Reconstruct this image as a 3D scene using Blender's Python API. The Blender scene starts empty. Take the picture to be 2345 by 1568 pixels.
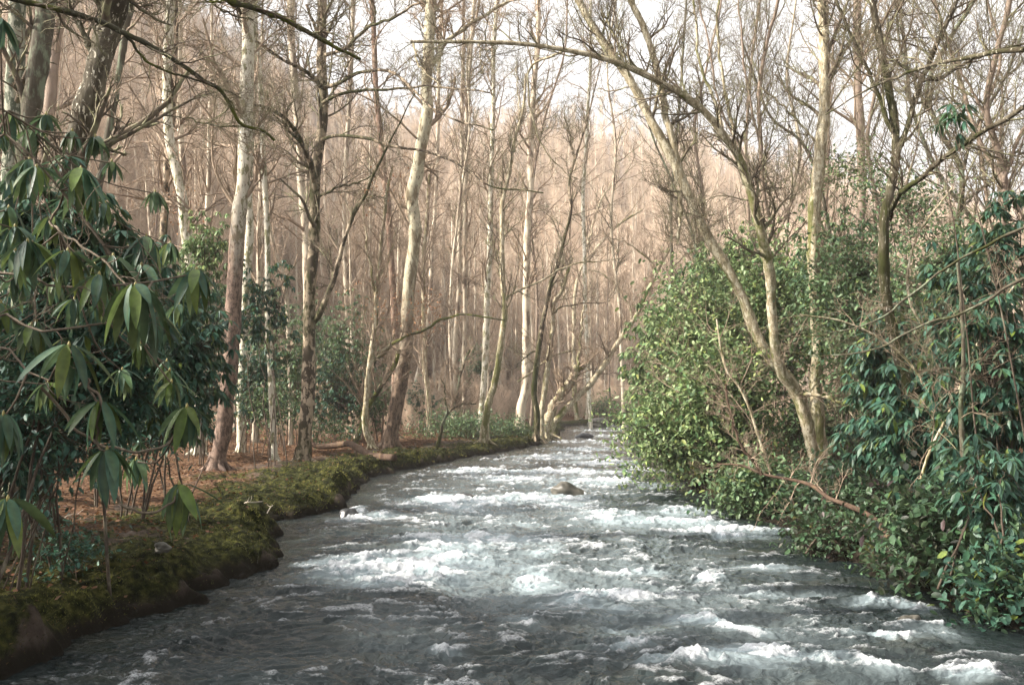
import bpy, math, random
import numpy as np
from mathutils import Vector

# ------------------------------------------------------------------ camera, sky, sun, exposure
SC = bpy.context.scene
COL = SC.collection
CAM_H = 2.3                       # metres above the water
HOR, CX, CY, FPX = 915.0, 1172.0, 784.0, 2279.0      # survey of the photograph (2344 x 1568 sheet)
PITCH = math.atan((HOR - CY) / FPX)
cam_d = bpy.data.cameras.new('camera'); cam = bpy.data.objects.new('camera', cam_d); COL.objects.link(cam)
cam_d.sensor_width = 36; cam_d.lens = 35; cam_d.clip_start = 0.05; cam_d.clip_end = 3000
cam.location = (0, 0, CAM_H); cam.rotation_euler = (math.pi / 2 + PITCH, 0, 0)
SC.camera = cam

SUN_AZ, SUN_EL = math.radians(-99), math.radians(34)      # azimuth clockwise from +Y: from the left and a bit behind
w = bpy.data.worlds.new('World'); SC.world = w; w.use_nodes = True
wn = w.node_tree.nodes; wl = w.node_tree.links
bg = wn['Background']; sky = wn.new('ShaderNodeTexSky'); sky.sky_type = 'NISHITA'; sky.sun_disc = False
sky.sun_elevation = SUN_EL; sky.sun_rotation = SUN_AZ; sky.air_density = 1.0; sky.dust_density = 5.0; sky.ozone_density = 1.0
hs = wn.new('ShaderNodeHueSaturation'); hs.inputs['Saturation'].default_value = 0.04; hs.inputs['Value'].default_value = 1.12
wl.new(sky.outputs[0], hs.inputs['Color']); wl.new(hs.outputs[0], bg.inputs['Color']); bg.inputs['Strength'].default_value = 0.15
sun_d = bpy.data.lights.new('sun', 'SUN'); sun = bpy.data.objects.new('sun', sun_d); COL.objects.link(sun)
sun_d.energy = 5.0; sun_d.angle = math.radians(0.6); sun_d.color = (1.0, 0.92, 0.80)
SV = Vector((math.sin(SUN_AZ) * math.cos(SUN_EL), math.cos(SUN_AZ) * math.cos(SUN_EL), math.sin(SUN_EL)))
sun.rotation_euler = SV.to_track_quat('Z', 'Y').to_euler()
SC.view_settings.view_transform = 'Standard'; SC.view_settings.look = 'None'
SC.view_settings.exposure = 1.3; SC.view_settings.gamma = 1.0
SC.cycles.max_bounces = 5; SC.cycles.diffuse_bounces = 3; SC.cycles.glossy_bounces = 2; SC.cycles.transmission_bounces = 2
SC.cycles.transparent_max_bounces = 4; SC.cycles.sample_clamp_indirect = 6.0; SC.cycles.caustics_reflective = False; SC.cycles.use_denoising = True; SC.cycles.denoising_input_passes = 'RGB_ALBEDO_NORMAL'; SC.cycles.denoising_prefilter = 'ACCURATE'; SC.cycles.sample_clamp_direct = 12.0
SC.cycles.volume_bounces = 0

# ------------------------------------------------------------------ helpers
def at(px, py, d):
    """point at distance d (along +Y) that stands at survey pixel px, py"""
    u = (px - CX) / FPX; v = (CY - py) / FPX
    c, s = math.cos(PITCH), math.sin(PITCH)
    y = c - v * s; z = s + v * c
    return np.array([u * d / y, d, CAM_H + z * d / y])

def on_water(px, py, z=0.0):
    u = (px - CX) / FPX; v = (CY - py) / FPX
    c, s = math.cos(PITCH), math.sin(PITCH)
    y = c - v * s; zz = s + v * c
    k = (z - CAM_H) / zz
    return np.array([u * k, y * k])

def mat(name):
    m = bpy.data.materials.new(name); m.use_nodes = True
    return m, m.node_tree.nodes, m.node_tree.links, m.node_tree.nodes['Principled BSDF']

def add_mesh(name, V, F, material=None, parent=None, smooth=True, cols=None, attrs=None):
    """V (n,3); F list of int arrays, each (m,k)"""
    me = bpy.data.meshes.new(name)
    V = np.asarray(V, np.float32)
    Fs = [np.asarray(f, np.int32) for f in (F if isinstance(F, list) else [F]) if len(f)]
    me.vertices.add(len(V)); me.vertices.foreach_set('co', V.ravel())
    nl = sum(f.size for f in Fs); npoly = sum(len(f) for f in Fs)
    me.loops.add(nl); me.polygons.add(npoly)
    me.loops.foreach_set('vertex_index', np.concatenate([f.ravel() for f in Fs]))
    st = []; o = 0
    for f in Fs:
        st.append(o + np.arange(len(f), dtype=np.int32) * f.shape[1]); o += f.size
    me.polygons.foreach_set('loop_start', np.concatenate(st))
    if smooth: me.polygons.foreach_set('use_smooth', np.ones(npoly, bool))
    me.update(calc_edges=True)
    if cols is not None:
        a = me.color_attributes.new('tone', 'FLOAT_COLOR', 'POINT')
        c = np.ones((len(V), 4), np.float32); c[:, :cols.shape[1]] = cols; a.data.foreach_set('color', c.ravel())
    for k, v in (attrs or {}).items():
        a = me.attributes.new(k, 'FLOAT', 'POINT'); a.data.foreach_set('value', np.asarray(v, np.float32))
    if material: me.materials.append(material)
    o = bpy.data.objects.new(name, me); COL.objects.link(o)
    if parent is not None:
        o.parent = parent; o.matrix_parent_inverse = parent.matrix_basis.inverted()
    return o

def tag(o, label=None, cat=None, group=None, kind=None):
    if label: o['label'] = label
    if cat: o['category'] = cat
    if group: o['group'] = group
    if kind: o['kind'] = kind
    return o

def thing(name, loc, label, cat, group=None):
    e = bpy.data.objects.new(name, None); COL.objects.link(e); e.location = tuple(float(v) for v in loc)
    e.empty_display_size = 0.2
    return tag(e, label, cat, group)

def sm(a, b, x):
    t = np.clip((x - a) / (b - a), 0, 1); return t * t * (3 - 2 * t)

def _h(ix, iy, iz, seed):
    n = (ix * 374761393 + iy * 668265263 + iz * 2147483647 + seed * 1274126177) & 0xFFFFFFFF
    n = ((n ^ (n >> 13)) * 1274126177) & 0xFFFFFFFF
    n = ((n ^ (n >> 15)) * 2246822519) & 0xFFFFFFFF
    return ((n ^ (n >> 16)) & 0xFFFF) / 32767.5 - 1.0

def noise2(x, y, seed=0):
    x = np.asarray(x, float); y = np.asarray(y, float)
    fx = np.floor(x); fy = np.floor(y); ix = fx.astype(np.int64); iy = fy.astype(np.int64)
    u = x - fx; v = y - fy; u = u * u * u * (u * (6 * u - 15) + 10); v = v * v * v * (v * (6 * v - 15) + 10)
    a = _h(ix, iy, 0, seed); b = _h(ix + 1, iy, 0, seed); c = _h(ix, iy + 1, 0, seed); d = _h(ix + 1, iy + 1, 0, seed)
    return (a * (1 - u) + b * u) * (1 - v) + (c * (1 - u) + d * u) * v

def fbm(x, y, oct=4, seed=0, gain=0.5, lac=2.07):
    s = 0; a = 1.0; t = 0
    ca, sa = math.cos(0.6), math.sin(0.6)
    for k in range(oct):
        s = s + a * noise2(x, y, seed + 17 * k); t += a; a *= gain
        x, y = (x * ca - y * sa) * lac + 3.1, (x * sa + y * ca) * lac + 7.7
    return s / t

def noise3(p, seed=0):
    f = np.floor(p); i = f.astype(np.int64); t = p - f; t = t * t * (3 - 2 * t)
    r = 0
    for dx in (0, 1):
        for dy in (0, 1):
            for dz in (0, 1):
                wgt = (t[:, 0] if dx else 1 - t[:, 0]) * (t[:, 1] if dy else 1 - t[:, 1]) * (t[:, 2] if dz else 1 - t[:, 2])
                r = r + wgt * _h(i[:, 0] + dx, i[:, 1] + dy, i[:, 2] + dz, seed)
    return r

def nrm(a):
    return a / np.maximum(np.linalg.norm(a, axis=-1, keepdims=True), 1e-9)

# ------------------------------------------------------------------ tubes
class Tubes:
    """collects polylines, builds them all as tubes in one mesh"""
    def __init__(s): s.g = []
    def add(s, P, R, k=5):
        P = np.asarray(P, float); R = np.asarray(R, float)
        if P.ndim == 2: P = P[None]; R = R[None]
        if len(P): s.g.append((P, R, k))
    def arrays(s, rough=0.0, seed=0):
        VV = []; FF = []; o = 0
        for P, R, k in s.g:
            M, N, _ = P.shape
            T = nrm(np.gradient(P, axis=1))
            mt = nrm(P[:, -1] - P[:, 0]); ref = np.zeros_like(mt)
            ref[np.arange(M), np.argmin(np.abs(mt), axis=1)] = 1
            U = nrm(np.cross(T, ref[:, None, :])); W = np.cross(T, U)
            a = np.arange(k) * 2 * math.pi / k
            RR = np.repeat(R[:, :, None], k, axis=2)
            if rough:
                q0 = (P[:, :, None, :] + R[:, :, None, None] * (np.cos(a)[None, None, :, None] * U[:, :, None, :] + np.sin(a)[None, None, :, None] * W[:, :, None, :])).reshape(-1, 3)
                f1 = 0.5 / max(R.mean(), 0.01)
                RR = RR * (1 + rough * (noise3(q0 * f1, seed) + 0.8 * noise3(q0 * f1 * 3.1, seed + 1))).reshape(RR.shape)
            V = P[:, :, None, :] + RR[..., None] * (np.cos(a)[None, None, :, None] * U[:, :, None, :] + np.sin(a)[None, None, :, None] * W[:, :, None, :])
            base = o + (np.arange(M)[:, None, None] * N + np.arange(N - 1)[None, :, None]) * k
            j = np.arange(k)[None, None, :]; j2 = (j + 1) % k
            F = np.stack([base + j, base + j2, base + k + j2, base + k + j], -1).reshape(-1, 4)
            VV.append(V.reshape(-1, 3)); FF.append(F); o += M * N * k
        return np.concatenate(VV), np.concatenate(FF)
    def build(s, name, material, parent=None, off=(0, 0, 0), rough=0.0, seed=0):
        V, F = s.arrays(rough, seed)
        return add_mesh(name, V - np.asarray(off), F, material, parent)

def smooth_line(pts, n):
    """Catmull-Rom through the rows of pts (any columns), n samples evenly by length"""
    p = np.asarray(pts, float)
    if len(p) == 2: return p[0] + (p[1] - p[0]) * np.linspace(0, 1, n)[:, None]
    q = np.vstack([2 * p[0] - p[1], p, 2 * p[-1] - p[-2]])
    out = []
    for i in range(1, len(q) - 2):
        t = np.linspace(0, 1, 12, endpoint=False)[:, None]
        a, b, c, d = q[i - 1], q[i], q[i + 1], q[i + 2]
        out.append(0.5 * ((2 * b) + (-a + c) * t + (2 * a - 5 * b + 4 * c - d) * t * t + (-a + 3 * b - 3 * c + d) * t ** 3))
    o = np.vstack(out + [p[-1:]])
    L = np.concatenate([[0], np.cumsum(np.linalg.norm(np.diff(o[:, :3], axis=0), axis=1))])
    s = np.linspace(0, L[-1], n)
    return np.stack([np.interp(s, L, o[:, k]) for k in range(o.shape[1])], 1)

def sprout(rng, P, R, cnt, t0=0.2, t1=1.0, ang=(35, 70), length=1.0, n=6, rr=0.55, rtip=0.25, wig=0.18, up=0.1, rmin=0.002, lfall=0.5, sag=0.0, flat=0.0):
    """children of every polyline in P: cnt each. returns (P2, R2)"""
    M, N, _ = P.shape
    t = t0 + (t1 - t0) * (np.arange(cnt)[None] + rng.random((M, cnt))) / cnt
    f = t * (N - 1); i = np.minimum(f.astype(int), N - 2); fr = (f - i)[..., None]
    mi = np.arange(M)[:, None]
    pos = P[mi, i] * (1 - fr) + P[mi, i + 1] * fr
    r0 = R[mi, i] * (1 - fr[..., 0]) + R[mi, i + 1] * fr[..., 0]
    T = nrm(P[mi, i + 1] - P[mi, i])
    rnd = rng.normal(size=T.shape); rnd[..., 2] *= (1 - flat)
    perp = nrm(rnd - (rnd * T).sum(-1, keepdims=True) * T)
    a = np.radians(rng.uniform(ang[0], ang[1], t.shape))[..., None]
    d = nrm(T * np.cos(a) + perp * np.sin(a) + np.array([0, 0, up]))
    L = length if np.isscalar(length) else np.asarray(length)[:, None]
    L = L * (1 - lfall * t) * rng.uniform(0.55, 1.25, t.shape)
    pos = pos.reshape(-1, 3); d = d.reshape(-1, 3); L = L.reshape(-1); r0 = r0.reshape(-1)
    Q = np.zeros((len(pos), n, 3)); Q[:, 0] = pos; st = (L / (n - 1))[:, None]
    bend = rng.normal(size=d.shape) * 0.5 * wig
    for k in range(1, n):
        d = nrm(d + bend + rng.normal(size=d.shape) * wig + np.array([0, 0, (up * 0.5 - sag * k / n)]))
        Q[:, k] = Q[:, k - 1] + d * st
    r = np.maximum(r0 * rr, rmin)[:, None] * np.linspace(1, rtip, n)[None]
    return Q, np.maximum(r, rmin * 0.6)

# ------------------------------------------------------------------ materials
def ramp(ns, els, interp='LINEAR'):
    r = ns.new('ShaderNodeValToRGB'); r.color_ramp.interpolation = interp
    e = r.color_ramp.elements
    while len(e) < len(els): e.new(0.5)
    for k, (p, c) in enumerate(els):
        e[k].position = p; e[k].color = (*c, 1) if len(c) == 3 else c
    return r

def bark(name, base, dark, patch=None, moss=None, scale=9.0, patch_amt=0.5, moss_amt=0.5, stretch=0.35, bump=0.5, soft=0.08, speck=None, patch_scale=None, var=0.0, low=None):
    m, ns, ls, b = mat(name)
    tc = ns.new('ShaderNodeTexCoord'); mp = ns.new('ShaderNodeMapping'); ls.new(tc.outputs['Object'], mp.inputs[0]); mp.inputs['Scale'].default_value = (1, 1, stretch)
    def noise(s, det=5, rough=0.6, src=mp):
        n = ns.new('ShaderNodeTexNoise'); n.inputs['Scale'].default_value = s; n.inputs['Detail'].default_value = det; n.inputs['Roughness'].default_value = rough
        ls.new(src.outputs[0], n.inputs['Vector']); return n.outputs['Fac']
    def mix(fac, a, c):
        x = ns.new('ShaderNodeMix'); x.data_type = 'RGBA'; ls.new(fac, x.inputs['Factor'])
        for i, v in ((6, a), (7, c)):
            if isinstance(v, tuple): x.inputs[i].default_value = (*v, 1)
            else: ls.new(v, x.inputs[i])
        return x.outputs[2]
    def step(src, at_, sft):
        r = ramp(ns, [(max(at_ - sft, 0), (0, 0, 0)), (min(at_ + sft, 1), (1, 1, 1))]); ls.new(src, r.inputs[0]); return r.outputs[0]
    col = mix(step(noise(scale), 0.5, 0.22), base, dark)
    if patch: col = mix(step(noise(patch_scale or scale * 0.6, 4, 0.65), 0.5 + (0.5 - patch_amt) * 0.4, soft * 0.6), col, patch)
    if speck: col = mix(step(noise(scale * 3.2, 3, 0.5), speck[0], 0.03), col, speck[1])
    if low:
        sx = ns.new('ShaderNodeSeparateXYZ'); ls.new(tc.outputs['Object'], sx.inputs[0]); md = ns.new('ShaderNodeMath'); md.operation = 'MULTIPLY_ADD'; ls.new(noise(2.5, 5, 0.7, tc), md.inputs[0]); md.inputs[1].default_value = 9.0; ls.new(sx.outputs[2], md.inputs[2])
        mr = ns.new('ShaderNodeMapRange'); ls.new(md.outputs[0], mr.inputs[0]); mr.inputs[1].default_value = low[1] + 6.3; mr.inputs[2].default_value = low[1] + 3.0
        lo_c = mix(step(noise(scale * 2.2, 6, 0.8), 0.50, 0.06), low[0], tuple(v * 0.33 for v in low[0])); col = mix(mr.outputs[0], col, lo_c)
    if moss: col = mix(step(noise(scale * 0.28, 6, 0.75, tc), 0.5 + (0.5 - moss_amt) * 0.4, 0.04), col, moss)
    if var:
        oi = ns.new('ShaderNodeObjectInfo'); hv = ns.new('ShaderNodeHueSaturation')
        mr = ns.new('ShaderNodeMapRange'); ls.new(oi.outputs['Random'], mr.inputs[0]); mr.inputs[3].default_value = 1 - var; mr.inputs[4].default_value = 1 + var
        ls.new(mr.outputs[0], hv.inputs['Value']); ls.new(col, hv.inputs['Color']); col = hv.outputs[0]
    ls.new(col, b.inputs['Base Color']); b.inputs['Roughness'].default_value = 0.85; b.inputs['Specular IOR Level'].default_value = 0.2
    if bump:
        bp = ns.new('ShaderNodeBump'); bp.inputs['Strength'].default_value = bump; bp.inputs['Distance'].default_value = 0.03
        ls.new(noise(scale * 1.8, 6, 0.7), bp.inputs['Height']); ls.new(bp.outputs[0], b.inputs['Normal'])
    return m

MOSS = (0.034, 0.036, 0.009)
B = {}
B['sycamore'] = bark('bark_white_patches', (0.60, 0.56, 0.46), (0.45, 0.41, 0.32), patch=(0.20, 0.19, 0.11), patch_amt=0.42, scale=4.0, patch_scale=5.5, bump=0.15, soft=0.02, stretch=0.5, speck=(0.66, (0.10, 0.06, 0.035)))
B['syc_low'] = bark('bark_white_over_brown', (0.60, 0.56, 0.46), (0.45, 0.41, 0.32), patch=(0.20, 0.19, 0.11), patch_amt=0.36, scale=4.0, patch_scale=6.5, bump=0.5, soft=0.02, stretch=0.5, speck=(0.64, (0.10, 0.06, 0.035)), low=((0.21, 0.145, 0.11), 7.2))
B['mottled'] = bark('bark_mottled_grey', (0.36, 0.35, 0.28), (0.22, 0.22, 0.16), patch=(0.08, 0.09, 0.06), patch_amt=0.5, scale=6.0, patch_scale=9, bump=0.4, soft=0.03, stretch=0.5)
B['brown'] = bark('bark_flaking_brown', (0.20, 0.12, 0.085), (0.10, 0.06, 0.04), patch=(0.30, 0.22, 0.16), patch_amt=0.4, scale=14, bump=0.9, stretch=0.5)
B['dark'] = bark('bark_dark_lichen', (0.10, 0.085, 0.06), (0.055, 0.045, 0.03), patch=(0.16, 0.18, 0.12), patch_amt=0.38, moss=MOSS, moss_amt=0.35, scale=9, bump=0.8)
B['mossy'] = bark('bark_moss_covered', (0.13, 0.11, 0.075), (0.05, 0.04, 0.028), patch=(0.045, 0.035, 0.02), patch_amt=0.5, patch_scale=4, moss=MOSS, moss_amt=0.40, scale=8, bump=1.0, speck=(0.64, (0.55, 0.5, 0.4)))
B['beech'] = bark('bark_pale_blotched', (0.42, 0.34, 0.25), (0.24, 0.18, 0.12), patch=(0.06, 0.045, 0.03), patch_amt=0.52, moss=MOSS, moss_amt=0.40, scale=7, bump=0.5, stretch=0.6, soft=0.04)
B['smooth'] = bark('bark_smooth_cream', (0.46, 0.42, 0.31), (0.32, 0.29, 0.20), patch=(0.20, 0.16, 0.10), patch_amt=0.40, scale=4.0, bump=0.5, soft=0.06, speck=(0.62, (0.10, 0.08, 0.05)), low=((0.22, 0.155, 0.11), 5.6))
B['lichen'] = bark('bark_crusty_lichen', (0.40, 0.33, 0.22), (0.17, 0.14, 0.08), patch=(0.50, 0.44, 0.32), patch_amt=0.46, moss=(0.12, 0.12, 0.04), moss_amt=0.36, scale=16, bump=1.0, soft=0.05, speck=(0.63, (0.07, 0.055, 0.03)))
B['pale'] = bark('bark_pale_tan', (0.56, 0.49, 0.38), (0.36, 0.30, 0.22), patch=(0.15, 0.11, 0.08), patch_amt=0.36, scale=3.5, bump=0.3, var=0.22, soft=0.08)
B['greybrown'] = bark('bark_grey_brown', (0.30, 0.23, 0.18), (0.17, 0.125, 0.09), scale=5, bump=0.5, var=0.2)
B['twig'] = bark('bark_thin_twigs', (0.34, 0.26, 0.19), (0.17, 0.125, 0.085), scale=6, bump=0, var=0.12)
B['twig_dark'] = bark('bark_dark_twigs', (0.17, 0.13, 0.09), (0.07, 0.055, 0.04), patch=(0.2, 0.19, 0.11), patch_amt=0.4, scale=8, bump=0)
B['shrub_stem'] = bark('bark_shrub_stems', (0.10, 0.075, 0.055), (0.04, 0.03, 0.022), patch=(0.16, 0.14, 0.10), patch_amt=0.3, scale=12, bump=0)
B['limb_moss'] = bark('bark_mossy_limb', (0.075, 0.07, 0.04), (0.035, 0.03, 0.02), moss=(0.10, 0.11, 0.02), moss_amt=0.52, scale=12, bump=0.8, speck=(0.68, (0.3, 0.3, 0.22)))
B['log'] = bark('bark_red_brown_log', (0.11, 0.075, 0.05), (0.045, 0.024, 0.018), patch=(0.13, 0.085, 0.05), patch_amt=0.3, scale=7, bump=0.7)
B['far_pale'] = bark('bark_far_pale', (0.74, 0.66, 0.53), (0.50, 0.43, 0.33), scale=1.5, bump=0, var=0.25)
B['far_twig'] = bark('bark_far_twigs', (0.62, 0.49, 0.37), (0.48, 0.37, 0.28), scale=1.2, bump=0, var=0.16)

def leaf_mat(name, gloss=0.48, under=(0.10, 0.13, 0.06), transl=0.3):
    m, ns, ls, b = mat(name)
    vc = ns.new('ShaderNodeVertexColor'); vc.layer_name = 'tone'
    geo = ns.new('ShaderNodeNewGeometry'); mx = ns.new('ShaderNodeMix'); mx.data_type = 'RGBA'
    ls.new(geo.outputs['Backfacing'], mx.inputs['Factor']); ls.new(vc.outputs[0], mx.inputs[6])
    m2 = ns.new('ShaderNodeMix'); m2.data_type = 'RGBA'; m2.inputs['Factor'].default_value = 0.45
    ls.new(vc.outputs[0], m2.inputs[6]); m2.inputs[7].default_value = (*under, 1); ls.new(m2.outputs[2], mx.inputs[7])
    tc = ns.new('ShaderNodeTexCoord'); n = ns.new('ShaderNodeTexNoise'); n.inputs['Scale'].default_value = 25; n.inputs['Detail'].default_value = 4; ls.new(tc.outputs['Object'], n.inputs['Vector'])
    hv = ns.new('ShaderNodeHueSaturation'); mr = ns.new('ShaderNodeMapRange'); ls.new(n.outputs['Fac'], mr.inputs[0]); mr.inputs[1].default_value = 0.3; mr.inputs[2].default_value = 0.7; mr.inputs[3].default_value = 0.7; mr.inputs[4].default_value = 1.25
    ls.new(mr.outputs[0], hv.inputs['Value']); ls.new(mx.outputs[2], hv.inputs['Color'])
    ls.new(hv.outputs[0], b.inputs['Base Color']); b.inputs['Roughness'].default_value = gloss; b.inputs['Specular IOR Level'].default_value = 0.4
    tr = ns.new('ShaderNodeBsdfTranslucent'); ls.new(hv.outputs[0], tr.inputs['Color'])
    ms = ns.new('ShaderNodeMixShader'); ms.inputs[0].default_value = transl
    ls.new(b.outputs[0], ms.inputs[1]); ls.new(tr.outputs[0], ms.inputs[2]); ls.new(ms.outputs[0], ns['Material Output'].inputs['Surface'])
    return m
M_LEAF = leaf_mat('leaf_evergreen')
M_DRY = leaf_mat('leaf_dry', gloss=0.8, under=(0.25, 0.13, 0.06), transl=0.15)
M_MOSS = leaf_mat('moss_blades', gloss=0.9, under=(0.06, 0.07, 0.01), transl=0.2)

# ------------------------------------------------------------------ river outline (world metres)
LEFT = [(-3.2, -30), (-3.0, 2.5), (-3.3, 5.5), (-4.1, 7.2)] + [tuple(on_water(*p)) for p in
        [(60, 1490), (150, 1470), (300, 1420), (400, 1385), (420, 1350), (520, 1315), (600, 1292), (628, 1262), (636, 1228), (612, 1190), (680, 1178), (760, 1170), (775, 1142), (800, 1112), (870, 1083), (930, 1070), (990, 1060), (1060, 1045), (1130, 1034), (1200, 1024), (1241, 1012), (1274, 999)]]
FAR = [(3.9, 78), (4.6, 90), (8, 93), (12, 94), (22, 97), (60, 104), (60, 92), (28, 86), (14, 80)]
RIGHT = [tuple(on_water(*p)) for p in [(1448, 990), (1480, 1010), (1505, 1040), (1560, 1090), (1640, 1140), (1730, 1178), (1790, 1197), (1802, 1222), (1900, 1270), (2050, 1312), (2120, 1350), (2200, 1385), (2344, 1440)]] + [(5.2, 8), (5.4, 4), (5.4, -30)]
RIVER = np.array(LEFT + FAR + RIGHT)

def river_sd(x, y):
    """distance to the water's edge, positive on land"""
    x = np.asarray(x, float); y = np.asarray(y, float)
    best = np.full(x.shape, 1e9); ins = np.zeros(x.shape, bool)
    n = len(RIVER)
    for i in range(n):
        ax, ay = RIVER[i]; bx, by = RIVER[(i + 1) % n]
        dx, dy = bx - ax, by - ay
        t = np.clip(((x - ax) * dx + (y - ay) * dy) / (dx * dx + dy * dy), 0, 1)
        best = np.minimum(best, (x - ax - t * dx) ** 2 + (y - ay - t * dy) ** 2)
        if ay != by:
            c = (ay > y) != (by > y)
            ins ^= c & (x < (bx - ax) * (y - ay) / (by - ay) + ax)
    return np.where(ins, -1, 1) * np.sqrt(best)

def hill(x, y):
    r = np.hypot(x, y); th = np.degrees(np.arctan2(x, y))
    foot = np.interp(th, [-75, -27, -15, 0, 10, 30, 60], [26, 50, 78, 112, 122, 130, 170])
    crest = np.interp(th, [-75, -27, -12, -7, -3, 0, 6, 13, 20, 30, 60], [120, 112, 70, 60, 57, 60, 57, 48, 38, 24, 14])
    k = np.clip((r - foot) / (265 - foot), 0, 1.25)
    back = np.where(np.abs(th) > 90, 0, 1)
    e = fbm(x * 0.012, y * 0.012, 4, 5) * 10 * np.clip(k, 0, 1)
    return back * (crest * (k ** 1.25) * 0.95 + e)

def land(x, y, s=None):
    if s is None: s = river_sd(x, y)
    wob = fbm(x * 1.1, y * 1.1, 3, 3)
    s2 = s + 0.42 * wob + 0.20 * fbm(x * 3.5, y * 3.5, 2, 9)
    left = sm(1.0, -1.0, x - 0.06 * y)
    lip = 0.20 + 0.24 * fbm(x * 0.42, y * 0.42, 3, 31)
    z = np.where(s2 > 0, lip * (1 - np.exp(-np.maximum(s2, 0) / 0.24)), np.maximum(-0.55, s2 * 1.6))
    bil = np.abs(fbm(x * 0.9, y * 0.9, 3, 11)); bil2 = np.abs(fbm(x * 2.6, y * 2.6, 3, 13))
    hum = (0.36 * bil ** 0.9 + 0.24 * bil2) * np.exp(-np.maximum(s, 0) / 2.4) * sm(0.0, 0.5, s2)
    z = z + hum
    z = z + 0.22 * (1 - np.exp(-np.maximum(s, 0) / 9)) + sm(0.5, 5, s) * (0.08 * fbm(x * 0.5, y * 0.5, 4, 21)) + sm(6, 30, s) * 0.35 * fbm(x * 0.08, y * 0.08, 3, 23)
    return z + hill(x, y) * sm(8, 30, s)

def gz(x, y):
    return float(land(np.array([x], float), np.array([y], float))[0])

def polar(d, ang):
    D, A = np.meshgrid(d, ang, indexing='ij'); return D * np.sin(A), D * np.cos(A)
def grid_faces(n, m, wrap=False):
    i = np.arange(n - 1)[:, None]; j = np.arange(m if wrap else m - 1)[None]
    j2 = (j + 1) % m
    return np.stack([i * m + j, i * m + j2, (i + 1) * m + j2, (i + 1) * m + j], -1).reshape(-1, 4)

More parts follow.
